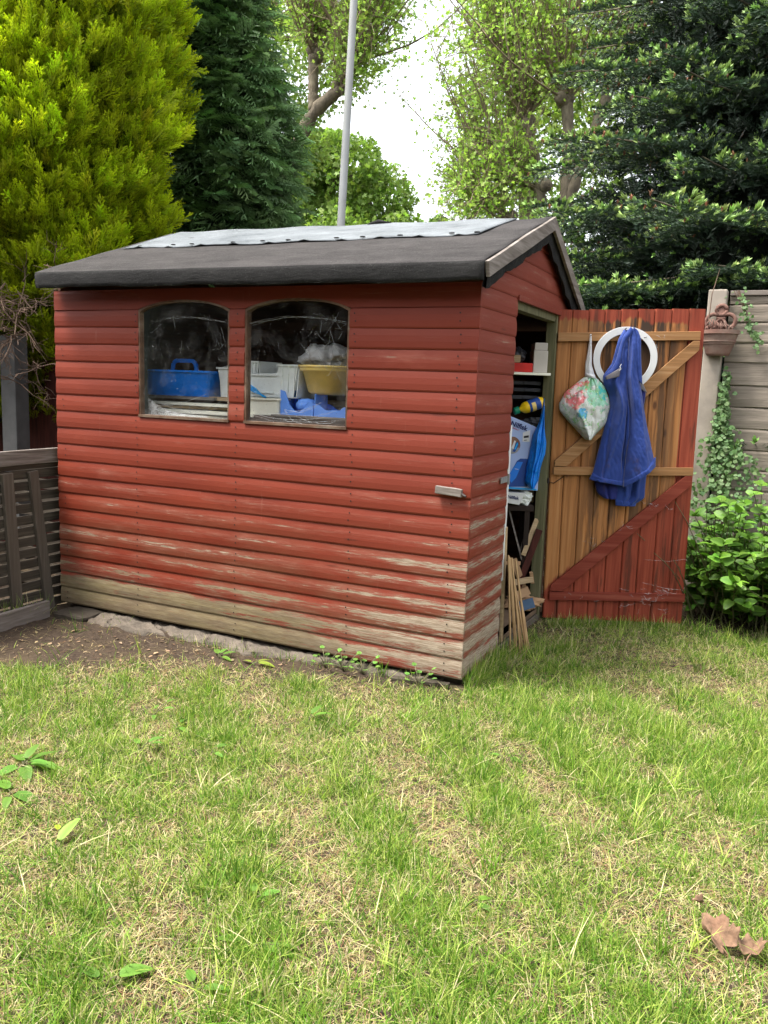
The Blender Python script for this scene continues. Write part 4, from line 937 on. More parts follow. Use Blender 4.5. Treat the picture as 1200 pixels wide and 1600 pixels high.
lb_ = MB().box(.115, .155, .035, .10, 1.5015, 1.545); tag(lb_.build('packet', M['pale_plank'], None, BM, bevel=.002), 'small buff packet in front of the dark bag on the shelf', 'packet')
for k, (z, s0, s1) in enumerate(((1.375, .05, .30), (1.335, .06, .30), (1.29, .05, .31))):
    d_ = MB().box(s0, s1, .10, .26, z, z+.022); d_.box(s0+.14, s0+.19, .094, .0995, z+.002, z+.018); d_ = d_.build('drawer_unit', M['black_plastic'], None, BM, bevel=.002)
    tag(d_, ('dark slim drawer directly under the doorway shelf', 'dark slim drawer in the middle of the three under the shelf', 'dark slim drawer lowest above the yellow bottle')[k], 'drawer', 'dark drawers under the doorway shelf')
tt_ = MB().box(.03, .33, .26, .28, 1.10, 1.42); tt_.build('backboard', M['inner_wood'], shl, BM)
# white trim leaning at the near side of the doorway
m = MB().bar((.004, .560, .36), (.004, .563, 1.165), .028, .006, up=(1, 0, 0), seg=6, wob=.0007); tag(m.build('trim_strip', M['white_plastic'], None), 'narrow white plastic trim standing upright in the doorway edge', 'trim')
m = MB().bar((.006, .60, .02), (.002, .578, .64), .030, .014, up=(1, 0, 0), seg=4, wob=.001); tag(m.build('batten', M['pale_plank'], None, bevel=.002), 'pale wood batten standing below the white trim', 'batten')
# canes leaning out of the doorway
tops = [(.545+.004*i, .50-.020*i+.012*((i*7) % 3)) for i in range(10)]
foot = [(.065+.0095*i+.005*((i*5) % 3), .592+.006*i+.006*((i*7) % 4)) for i in range(10)]
cn = None; labs = ['nearest to the gable boards', 'second from the gable boards', 'third from the gable boards', 'fourth, a little shorter', 'fifth, in the middle of the fan', 'sixth, just past the middle', 'seventh, with a darker edge', 'eighth, third from the door side', 'ninth, second from the door side', 'outermost towards the open door']
for i in range(10):
    y, z = tops[i]; z += (.10 if i in (8, 9) else 0)+(.05 if i == 4 else 0); fx_, fy = foot[i]
    o = MB().bar((fx_, fy, -.045), (.036+.002*i, y+.006*i, z), .0095, .006, up=(1, -.4, .2), seg=5, wob=.0012).build('cane', M['cane_wood'], None)
    tag(o, 'thin split wood strip leaning out of the doorway, '+labs[i], 'cane', 'split wood strips leaning at the doorway')
# offcuts low in the doorway
for (a, b, w, h, mt, nm, lb) in (
    ((.13, .02, .31), (.225, .02, .312), .022, .02, 'brown_card', 'offcut', 'small pale ledge of wood across the lower doorway'),
    ((.14, .06, .64), (.235, .03, .33), .010, .006, 'grey_timber', 'stick', 'thin grey stick slanting down to the right in the lower doorway'),
    ((.275, .10, .60), (.225, .05, .38), .008, .006, 'grey_timber', 'stick', 'thin grey stick slanting down to the left in the lower doorway'),
    ((.315, .06, .58), (.240, .02, .36), .028, .012, 'pale_plank', 'offcut', 'pale plank offcut slanting against the dark lower doorway'),
    ((.33, .03, .52), (.215, .0, .16), .038, .012, 'dark_panel', 'offcut', 'dark red painted offcut slanting beside the door jamb'),
    ((.18, -.0, .34), (.26, .01, .14), .04, .012, 'brown_card', 'offcut', 'brown wood offcut standing low in the doorway'),
    ((.17, -.03, .20), (.30, -.02, .225), .035, .03, 'pale_plank', 'offcut', 'chunky pale offcut lying across the doorway foot'),
    ((.19, -.05, .12), (.28, -.03, .16), .05, .012, 'brown_card', 'offcut', 'flat brown offcut resting near the threshold'),
    ((.285, -.03, .27), (.30, -.01, .20), .02, .02, 'brown_card', 'offcut', 'small square block beside the door jamb'),
    ((.10, .12, .46), (.12, .12, .30), .06, .01, 'brown_card', 'offcut', 'brown board end in the dark behind the sticks'),
    ((.21, -.06, .06), (.31, -.05, .09), .06, .012, 'rag_blue', 'rag', 'faded blue rag on the threshold beside the jamb')):
    tag(MB().bar(a, b, w, h, up=(0, -1, .2), seg=3, wob=.001).build(nm, M[mt], None, BM, bevel=.001), lb, nm)
rbl = crumple('rubble_heap', (0, 0, 0), .07, 'brown_card', None, None, 61, (1.5, 1., .6), .5); rbl.matrix_world = BM @ fx(.26, .03, .06); tag(rbl, 'heap of brown debris at the foot of the doorway', 'debris')
rbl = crumple('stone', (0, 0, 0), .045, 'terracotta', None, None, 62, (1., 1., .8), .3); rbl.location = (.10, .70, -.02); tag(rbl, 'rounded brownish stone behind the leaning strips', 'stone')

# ------------------------------------------------------------------ base, slabs, edging, bin
def rough_block(name, x0, x1, y0, y1, z0, z1, mat, lab, cat, group=None, seed=0, rot=0.):
    n = 7; V = []; F = []; 
    bm_ = MB(); cx, cy, cz = (x0+x1)/2, (y0+y1)/2, (z0+z1)/2; hx, hy, hz = (x1-x0)/2, (y1-y0)/2, (z1-z0)/2
    import itertools
    for axis in range(3):
        for sg in (-1, 1):
            vs = []
            for i in range(n+1):
                for j in range(n+1):
                    p = [0, 0, 0]; p[axis] = sg; p[(axis+1) % 3] = -1+2*i/n; p[(axis+2) % 3] = -1+2*j/n; vs.append(p)
            P = np.array(vs, float)*np.array([hx, hy, hz]); P0 = P/np.array([hx, hy, hz]); edge = (np.abs(P0) > .98).sum(1)
            P = P+np.stack([vnoise(P+5*cx, 22, seed), vnoise(P+5*cx, 22, seed+1), vnoise(P+5*cx, 22, seed+2)], -1)*np.array([.010, .010, .005])-P0*(edge > 1)[:, None]*.006
            bm_.add(P, [((i*(n+1)+j), (i+1)*(n+1)+j, (i+1)*(n+1)+j+1, i*(n+1)+j+1) if sg > 0 else ((i*(n+1)+j), i*(n+1)+j+1, (i+1)*(n+1)+j+1, (i+1)*(n+1)+j) for i in range(n) for j in range(n)], 0, .5)
    bm_.xf(Matrix.Translation(Vector((cx, cy, cz))) @ Matrix.Rotation(rot, 4, 'Z')); o = bm_.build(name, M[mat], None, smooth=False); return tag(o, lab, cat, group)
rough_block('concrete_slab', -2.52, .0, .045, 1.85, -.06, -.003, 'concrete', 'rough concrete base under the red shed', 'slab', seed=3)
rough_block('timber_sleeper', -2.44, -2.20, -.16, .02, -.12, -.012, 'slat_timber', 'greyish timber sleeper end poking out at the left foot of the shed', 'timber', seed=4, rot=-.05)
def ledge_strip():
    nx, ny = 150, 16; vs = []; m = MB()
    for i in range(nx+1):
        x = -2.19+2.1*i/nx; e = -.155+.10*(i/nx)**1.2+.022*math.sin(x*7.3)+.015*math.sin(x*19+1)+.008*math.sin(x*47)
        for j in range(ny+1):
            t = j/ny; y = .04+(e-.04)*t; p = np.array([[x, y, 0.]]); gap = .022*max(0, 1-abs(((x*3.1+.25*math.sin(x*9)+y*2) % 1)-.5)/.03)
            z = -.020-.012*float(vnoise(p, 14, 61)[0])-.006*float(vnoise(p, 45, 62)[0])-gap-(.05*max(0, (t-.85)/.15)**2)-.012*t
            vs.append((x, y, z))
    q = ny+1; m.add(vs, [(i*q+j, i*q+j+1, (i+1)*q+j+1, (i+1)*q+j) for i in range(nx) for j in range(ny)]); return m.build('concrete_ledge', M['concrete'], None)
tag(ledge_strip(), 'crumbling strip of concrete and brick ends showing along the front foot of the shed', 'slab')
tag(MB().bar((-.32, -.075, -.03), (-.03, -.050, -.022), .035, .018, seg=4, wob=.002).build('lath', M['slat_timber'], None, bevel=.003), 'short weathered lath lying at the front corner of the shed', 'lath')
tag(MB().bar((-2.42, -1.25, .0), (-2.475, -.16, .0), .030, .10, seg=6, wob=.002).build('edging_board', M['grey_timber'], None, bevel=.004), 'weathered timber edging board along the left of the bare soil', 'edging')
bn = thing('compost_bin', (-2.9, -.3, -.05), 'weathered grey slatted compost bin left of the shed', 'compost bin')
for k in range(13):
    z = -.02+k*.0655; s = MB(); s.bar((-2.622, -.98, z+random.uniform(-.003, .003)), (-2.622, .22, z+random.uniform(-.003, .003)), .050, .016, up=(1, 0, 0), seg=8, wob=.0012)
    s.build('slat', M['slat_timber'], bn, bevel=.002)
for (y0, y1, w) in ((-.135, -.035, .062), (-.31, -.265, .07), (-.62, -.62, .07)):
    MB().bar((-2.598, y1, -.07), (-2.600, y0, .785), w, .026, up=(1, 0, 0), seg=4, wob=.001).build('post', M['grey_timber_v'], bn, bevel=.003)
MB().bar((-2.600, -1.0, .865), (-2.600, .25, .870), .080, .03, up=(1, 0, 0), seg=6, wob=.002).build('rail', M['grey_timber'], bn, bevel=.003)
MB().bar((-2.64, -1.0, .80), (-2.64, .25, .815), .03, .05, up=(1, 0, 0), seg=6, wob=.002).build('rail', M['slat_timber'], bn, bevel=.003)
for k in range(9): z = .02+k*.09; MB().bar((-3.55, -.98, z), (-3.55, .22, z), .06, .02, up=(1, 0, 0)).build('slat', M['slat_timber'], bn)
for y in (-.98, .22):
    for k in range(9): z = .02+k*.09; MB().bar((-3.54, y+.02, z), (-2.64, y+.02, z), .06, .02, up=(0, 1, 0)).build('slat', M['slat_timber'], bn)

# ------------------------------------------------------------------ boundary fence of concrete panels
fn = thing('boundary_fence', (.8, 2.5, 0), 'grey-beige wood-grained panel fence with square posts behind the open door and bush', 'fence')
def panel_run(x0, x1, y0, y1, top, cap=True):
    zs = [-.1, .13, .29, .45, .60, .735, .87, 1.0, 1.14, 1.28, 1.42, 1.57, 1.70, 1.83, 1.945, top] if cap else [-.1, .13, .29, .45, .60, .735, .87, 1.0, 1.14, 1.28, 1.42, 1.57, 1.70, 1.83, top]
    m = MB()
    for k in range(len(zs)-1):
        n = 24; vs = []; fs = []; b = random.random(); za, zb = zs[k]+.0012, zs[k+1]-.0012
        prof = [(0, .017), (.06, .022), (.4, .0225), (.9, .021), (1, .017)]
        for i in range(n+1):
            s = i/n; x = x0+(x1-x0)*s; y = y0+(y1-y0)*s; w = .004*math.sin(x*5+k)+.003*math.sin(x*13+k*2)
            for t, o in prof: vs.append((x, y-o-.003*math.sin(x*9+t*5+k), za+(zb-za)*t+w*(t in (0,) or t == 1)*.6))
            vs.append((x, y+.02, zb)); vs.append((x, y+.02, za))
        q = len(prof)+2; fs = [(i*q+k_, (i+1)*q+k_, (i+1)*q+(k_+1) % q, i*q+(k_+1) % q) for i in range(n) for k_ in range(q)]
        fs += [tuple(range(q-1, -1, -1)), tuple(n*q+k_ for k_ in range(q))]; m.add(vs, fs, 0, b)
    m.build('panel', M['panel'], fn)
    if cap: MB().bar((x0, y0, top+.018), (x1, y1, top+.018), .075, .032, seg=8, wob=.002).build('capping', M['grey_timber'], fn, bevel=.003)
panel_run(.845, 3.2, 2.50, 2.44, 2.0); panel_run(-1.1, .70, 2.56, 2.50, 1.90, False); panel_run(-3.6, -1.22, 2.6, 2.56, 1.90, False)
MB().box(.715, .83, 2.40, 2.53, -.1, 2.035).build('post', M['post_concrete'], fn, bevel=.008)
MB().box(-1.21, -1.11, 2.47, 2.60, -.1, 2.035).build('post', M['post_concrete'], fn, bevel=.008)
# wall planter
wp = thing('wall_planter', (.80, 2.36, 1.62), 'terracotta half-bowl wall planter with a scrolled back plate on the fence post', 'planter')
pr = [(0, 0), (.062, 0), (.070, .012), (.088, .070), (.092, .072), (.094, .080), (.106, .135), (.114, .137), (.114, .162), (.104, .163), (.100, .150), (0, .135)]
MB().lathe(pr, (.807, 2.385, 1.610), 28, math.pi, 2*math.pi, sx=1.05, sy=1.).build('bowl', M['terracotta'], wp, smooth=False)
MB().lathe([(.098, .085), (.101, .09), (.099, .096)], (.807, 2.385, 1.610), 28, math.pi, 2*math.pi, sx=1.05).build('band', M['terracotta'], wp, smooth=True)
m = MB(); n = 24
def arc(cx, cz, rr, a0, a1, w, th=.016):
    m.tube([(cx+rr*math.cos(R_(a0+(a1-a0)*i/10)), 2.375, cz+rr*math.sin(R_(a0+(a1-a0)*i/10))) for i in range(11)], w, 8)
arc(.765, 1.83, .045, 60, 250, .013); arc(.850, 1.83, .045, 120, -70, .013); arc(.808, 1.90, .032, 0, 360, .013); arc(.79, 1.80, .05, 100, -10, .010); arc(.825, 1.80, .05, 190, 80, .010)
m.prism([(.775, 1.765), (.84, 1.765), (.835, 1.87), (.82, 1.92), (.795, 1.92), (.78, 1.87)], lambda a, b, t: (a, t, b), 2.372, 2.386)
m.build('back_plate', M['terracotta'], wp, smooth=True)
sp = MB(); rs = random.Random(8)
for k in range(26):
    x = .72+rs.random()*.17; h = rs.uniform(.02, .07); y = 2.33+rs.random()*.04; sp.tube([(x, y, 1.755), (x+rs.uniform(-.01, .01), y-.01, 1.77+h*.5), (x+rs.uniform(-.02, .02), y-.015, 1.77+h)], [.004, .006, .002], 5)
sp.build('succulents', M['terracotta'], wp, smooth=True)
tag(MB().tube([(.735, 2.34, 1.77), (.742, 2.35, 2.0), (.775, 2.36, 2.16)], [.004, .003, .0015], 6).build('dry_stem', M['dead_twig'], None), 'single dry stem standing up out of the wall planter', 'stem')
# pole behind the shed
pl_ = thing('aerial_pole', (-2.0, 2.2, 0), 'tall pale grey metal pole rising behind the shed roof', 'pole')
MB().tube([(-2.02, 2.2, -.1), (-1.926, 2.2, 2.56), (-1.869, 2.2, 4.1), (-1.83, 2.2, 5.2)], [.031, .030, .027, .025], 18).build('tube', M['pole'], pl_, smooth=True)
MB().tube([(-1.945, 2.2, 2.1), (-1.937, 2.2, 2.28)], .036, 18).build('collar', M['galv'], pl_, smooth=True)
# dark panels, posts behind the bin
bp = thing('back_fence', (-3.8, 1.1, 0), 'dark red-brown fence with a grey concrete post in the shade left of the shed', 'fence')
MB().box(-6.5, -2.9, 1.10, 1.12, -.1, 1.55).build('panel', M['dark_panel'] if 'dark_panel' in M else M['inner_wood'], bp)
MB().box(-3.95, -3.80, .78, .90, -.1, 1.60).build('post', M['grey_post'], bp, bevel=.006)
# fallen leaves
def dead_leaf(name, x, y, lab, rot, sc, fold, seed):
    n = 9; rs = np.random.default_rng(seed); m = MB(); vs = []; lob = [.45, .62, .82, .66, .90, .72, 1.1, .72, .90, .66, .82, .62, .45]
    A = np.linspace(-140, 140, len(lob)); aa = np.linspace(-140, 140, 49); rr = np.interp(aa, A, lob)*(1+.05*rs.normal(size=49))
    vs.append((0, 0, .012)); k = 4
    for j in range(1, k+1):
        for a, q in zip(aa, rr):
            t = j/k; px, py = q*t*math.sin(R_(a)), q*t*math.cos(R_(a)); px *= .72 if fold > 1 else 1; z = fold*abs(px+.1)**1.5+.10*math.sin(px*7+py*5+seed)*t+.10*t*t*(1 if a > 0 else .4); vs.append((px*(1-.25*fold), py, .012+z))
    fs = [(0, 1+i, 2+i) for i in range(48)]+[(1+(j-1)*49+i, 1+j*49+i, 2+j*49+i, 2+(j-1)*49+i) for j in range(1, k) for i in range(48)]
    m.add([tuple(np.array(v)*sc) for v in vs], fs); m.tube([(0, .0, .01*sc), (0, -.3*sc, .02*sc), (.05*sc, -.75*sc, .01*sc)], .0015, 5)
    z = float(gheight(np.array([x]), np.array([y]))[0]); o = m.build(name, M['dead_leaf'] if 'dead_leaf' in M else M['brown_card'], None, Matrix.Translation(Vector((x, y, z+.028))) @ Matrix.Rotation(rot, 4, 'Z') @ Matrix.Rotation(.25, 4, 'X'), smooth=True, solid=.0006)
    return tag(o, lab, 'leaf', 'dead brown leaves on the lawn')
dead_leaf('fallen_leaf', 1.235, -1.40, 'large folded pinkish brown dead leaf lying on the lawn, the left of the pair', .75, .080, 1.1, 3)
dead_leaf('fallen_leaf', 1.305, -1.40, 'curled brown dead leaf with a dark upturned edge, the right of the pair', -.4, .052, .8, 8)
dead_leaf('fallen_leaf', 1.17, -1.25, 'small rolled dead leaf fragment above the pair of brown leaves', 2.0, .022, 1.6, 12)
# ------------------------------------------------------------------ vegetation
def crown_mesh(name, parts, mat, parent):
    """parts: list of (V, F(tri), C)"""
    Vs, Fs, Cs, b = [], [], [], 0
    for V, F, C in parts: Vs.append(V); Fs.append(F+b); Cs.append(C); b += len(V)
    V = np.concatenate(Vs); off = np.array(parent.location) if parent is not None else 0
    return link(name, npmesh(name, V, np.concatenate(Fs), M[mat], {'col': np.clip(np.concatenate(Cs), 0, 1)}), parent)
def unit(v): return v/(np.linalg.norm(v, axis=-1, keepdims=True)+1e-9)
class TP:      # triangle template builder, local Z = growth direction, local Y = upper side
    def __init__(s): s.v = []; s.f = []; s.c = []
    def dia(s, a, b, w, side, ca=0., cb=1.):      # diamond sliver from a to b
        a = np.array(a, float); b = np.array(b, float); side = np.array(side, float); m = a*.6+b*.4; k = len(s.v)
        s.v += [a, m-side*w/2, b, m+side*w/2]; s.c += [ca, (ca+cb)/2, cb, (ca+cb)/2]; s.f += [(k, k+1, k+2), (k, k+2, k+3)]
    def get(s): return np.array(s.v), np.array(s.f), np.array(s.c)
def golden_spray(seed):
    g = np.random.default_rng(seed); t = TP()
    t.dia((0, 0, 0), (0, .03, 1), .06, (1, 0, 0), .15, .9)
    for i in range(13):
        z = .08+.84*i/12; sg = 1 if i % 2 else -1; l = .42*(1-z)**.8+.14; an = .55+g.normal()*.12
        d = np.array([sg*math.sin(an), g.normal()*.28, math.cos(an)]); p = np.array([0, .03*z, z]); q = p+d*l
        t.dia(p, q, .055, (0.5, .85, 0), z*.5, .55+.5*z)
        for k in (.35, .62):
            for s2 in (1, -1):
                pp = p+d*l*k; dd = d*.7+np.array([s2*.35*math.cos(an), g.normal()*.35, -s2*.2*sg*math.sin(an)+.35]); t.dia(pp, pp+unit(dd)*l*.42, .045, (.9, .3, 0), .4+z*.3, .6+.45*z)
    return t.get()
def fan_spray(seed):      # drooping flat cypress frond
    g = np.random.default_rng(seed); t = TP(); dr = lambda z: -.30*z*z
    for i in range(4): t.dia((0, dr(i/4), i/4), (0, dr((i+1)/4), (i+1)/4), .05, (1, 0, 0), i/5, (i+1)/5)
    for i in range(16):
        z = .05+.9*i/15; sg = 1 if i % 2 else -1; l = .46*(1-z)**.7+.08; an = .8+g.normal()*.08
        p = np.array([0, dr(z), z]); d = np.array([sg*math.sin(an), -.22+g.normal()*.08, math.cos(an)]); q = p+d*l; t.dia(p, q, .05, (.3, .2, .9), z*.4, .55+.4*z)
        for k in (.3, .55, .8):
            for s2 in (1, -1):
                pp = p+d*l*k; d2 = d+s2*np.array([-.55*sg*s2 if False else .5*math.cos(an)*sg, 0, -.6*math.sin(an)*s2*0+.0])+np.array([0, -.12, s2*.55]); t.dia(pp, pp+unit(d2)*l*.34, .045, (.5, .2, .8), .35+.3*z, .6+.4*z)
    return t.get()
def place(tmpls, pos, Rm, sc, cdark, cbright, var=.18, cmul=None):
    out = []; n = len(pos); idx = rng.integers(0, len(tmpls), n)
    for k, (T, F, c) in enumerate(tmpls):
        s = idx == k
        if not s.any(): continue
        V, FF = inst(T, F, pos[s], Rm[s], sc[s], None); ns = s.sum()
        br = rng.uniform(1-var, 1+var, (ns, 1, 1))*(cmul[s][:, None, None] if cmul is not None else 1)
        cc = np.array(cdark)+(np.array(cbright)-np.array(cdark))*c[None, :, None]
        hue = 1+rng.normal(0, .05, (ns, 1, 3)); out.append((V, FF, (cc*br*hue).reshape(-1, 3)))
    return out
def surf_points(n, c, rad, z0, z1, rfun, seed, az=None, top=True):
    a = rng.uniform(0, 2*np.pi, n) if az is None else rng.uniform(az[0], az[1], n)
    z = rng.uniform(z0, z1, n); P0 = np.stack([np.cos(a), np.sin(a), z*.5], -1)
    R = rfun(z)*(1+.13*vnoise(P0*1., 2.6, seed)+.08*vnoise(P0, 6.5, seed+1)); nrm = np.stack([np.cos(a), np.sin(a), np.zeros(n)], -1)
    return a, z, R, nrm
def core_mesh(c, rfun, z0, z1, seed, k, mat, parent, name='shade_core'):  # solid dark filler standing in for the shaded inside of a crown
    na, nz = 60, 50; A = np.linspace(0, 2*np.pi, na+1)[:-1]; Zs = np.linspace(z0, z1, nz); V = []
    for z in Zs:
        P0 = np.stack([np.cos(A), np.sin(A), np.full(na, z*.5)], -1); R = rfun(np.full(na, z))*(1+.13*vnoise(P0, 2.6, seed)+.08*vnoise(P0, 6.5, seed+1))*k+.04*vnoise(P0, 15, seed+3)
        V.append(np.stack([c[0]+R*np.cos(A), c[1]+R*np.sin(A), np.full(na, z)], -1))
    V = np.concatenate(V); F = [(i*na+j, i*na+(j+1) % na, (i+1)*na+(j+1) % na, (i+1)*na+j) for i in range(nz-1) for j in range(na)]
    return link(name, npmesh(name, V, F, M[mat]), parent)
def trunk(pts, rad, parent, name='trunk', n=12):
    k = MB(); P = np.array(pts, float); t = np.linspace(0, 1, 14); Q = np.stack([np.interp(t, np.linspace(0, 1, len(P)), P[:, i]) for i in range(3)], -1); Q = smooth1(Q, 2)
    rr = np.interp(t, np.linspace(0, 1, len(rad)), rad)*(1+.06*np.sin(t*40)); return k.tube(Q, list(rr), n).build(name, M['bark'], parent, smooth=True)
GS = [golden_spray(i) for i in range(5)]; FS = [fan_spray(i) for i in range(4)]
def golden(cx, cy, rf, zb, zt, n, seed, label, az, dark=False):
    root = thing('golden_cypress', (cx, cy, 0), label, 'tree', 'golden conifers along the left boundary')
    a, z, R, nrm = surf_points(n, None, None, zb, zt, rf, seed, az); dep = rng.random(n)**1.6*.42
    P0 = np.stack([np.cos(a)*R, np.sin(a)*R, z], -1)
    clump = vnoise(P0, 3.4, seed+5); out = .20*clump+.10*vnoise(P0, 8., seed+6)
    rr = R-dep+out; pos = np.stack([cx+rr*np.cos(a), cy+rr*np.sin(a), z], -1)
    d = unit(nrm*.75+np.array([0, 0, 1.])+rng.normal(0, .36, (n, 3)))
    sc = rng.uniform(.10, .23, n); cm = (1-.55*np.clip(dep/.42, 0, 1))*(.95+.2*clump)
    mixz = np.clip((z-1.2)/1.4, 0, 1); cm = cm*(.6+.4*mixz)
    pr = place(GS, pos, frames_up(d, (0, 0, 1), .9), sc, (.020, .055, .004), (.72, .83, .022), .28, cm)  # new-growth tips; crown shadow and sunlit tones also put into these colours
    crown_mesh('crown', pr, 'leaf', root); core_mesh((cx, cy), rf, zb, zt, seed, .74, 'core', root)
    trunk([(cx, cy, -.1), (cx+.05, cy, 1.5), (cx, cy, zt)], [.16, .12, .05], root); return root
prof_g = lambda r0: (lambda z: r0*np.clip(.80+.26*np.sin(np.clip((z-1.2)/4.5, 0, 1)*2.4), .1, 2)*np.where(z < 1.9, .78+.22*(z/1.9), 1.))
golden(-4.45, 1.55, prof_g(1.05), .95, 6.2, 26000, 71, 'bright yellow-green golden conifer leaning over the left end of the shed', (-2.6, 1.3))
golden(-6.1, .9, prof_g(1.20), .8, 6.2, 9000, 72, 'golden conifer at the far left, behind the brown bare twigs', (-2.4, .6))
# bare brown twigs under the golden conifer
tw = MB(); rs = random.Random(4)
def twigs(m, p, d, l, r_, depth):
    q = p+d*l; mid = (p+q)/2+np.array([rs.gauss(0, .1), rs.gauss(0, .1), rs.gauss(0, .1)])*l; m.tube([p, mid, q], [r_, r_*.8, r_*.5], 4, caps=False)
    if depth:
        for _ in range(5):
            t = rs.uniform(.3, 1); pp = p*(1-t)+q*t; dd = d+np.array([rs.gauss(0, .6), rs.gauss(0, .6), rs.gauss(0, .5)]); twigs(m, pp, dd/np.linalg.norm(dd), l*rs.uniform(.35, .6), r_*.55, depth-1)
for k in range(26):
    z = rs.uniform(1.35, 2.15); p = np.array([rs.uniform(-4.6, -3.6), rs.uniform(.55, 1.1), z]); d = np.array([rs.uniform(.2, 1), rs.uniform(-1, -.3), rs.uniform(-.5, .1)]); d /= np.linalg.norm(d)
    twigs(tw, p, d, rs.uniform(.3, .55), .007, 2)
tag(tw.build('dead_branches', M['dead_twig'], None), 'tangle of bare brown dead twigs below the golden conifer beside the shed', 'branches')
# dark cypress
def cypress(cx, cy, r0, zb, zt, n, seed, label, az):
    rf = lambda z: r0*np.clip(1.05-.80*np.clip((z-2.6)/3.0, 0, 1)**1.1, .1, 2)
    root = thing('dark_cypress', (cx, cy, 0), label, 'tree'); a, z, R, nrm = surf_points(n, None, None, zb, zt, rf, seed, az); dep = rng.random(n)**1.4*.5
    P0 = np.stack([np.cos(a)*R, np.sin(a)*R, z], -1); cl = vnoise(P0, 3.2, seed+5); rr = R-dep+.14*cl
    pos = np.stack([cx+rr*np.cos(a), cy+rr*np.sin(a), z], -1); d = unit(nrm*1.+np.array([0, 0, -.15])+rng.normal(0, .38, (n, 3)))
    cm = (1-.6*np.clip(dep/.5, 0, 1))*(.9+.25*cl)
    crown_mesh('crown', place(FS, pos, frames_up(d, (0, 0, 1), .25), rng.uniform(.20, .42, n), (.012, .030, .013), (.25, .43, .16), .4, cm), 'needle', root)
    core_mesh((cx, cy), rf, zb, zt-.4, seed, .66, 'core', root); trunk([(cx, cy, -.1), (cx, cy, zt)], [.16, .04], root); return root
cypress(-3.98, 3.4, .64, 1.2, 5.5, 4600, 81, 'dark green cypress with drooping fronds behind the left of the shed roof', (-2.9, .9))
# spruce / fir on the right
def needle_twig(seed, n=20):
    g = np.random.default_rng(seed); t = TP(); t.dia((0, 0, 0), (0, 0, 1), .05, (1, 0, 0), .1, .4)
    for i in range(n):
        z = .04+.95*i/n; an = g.uniform(0, 6.28); r_ = .30*(1-.35*z); d = np.array([math.cos(an), abs(math.sin(an))*.8+.05, .75]); t.dia((0, 0, z), np.array([0, 0, z])+unit(d)*r_, .055, (math.sin(an), -math.cos(an), 0), .25, .8)
    return t.get()
def tip_tuft(seed):
    g = np.random.default_rng(seed); t = TP()
    for i in range(12):
        an = g.uniform(0, 6.28); sp = g.uniform(.1, .75); z = g.uniform(0, .45); d = np.array([math.cos(an)*sp, math.sin(an)*sp+.15, 1]); t.dia((0, 0, z), np.array([0, 0, z])+unit(d)*.6, .22, (math.sin(an), -math.cos(an), .2), .45, 1)
    return t.get()
NTW = [needle_twig(i) for i in range(4)]; TTF = [tip_tuft(i) for i in range(3)]
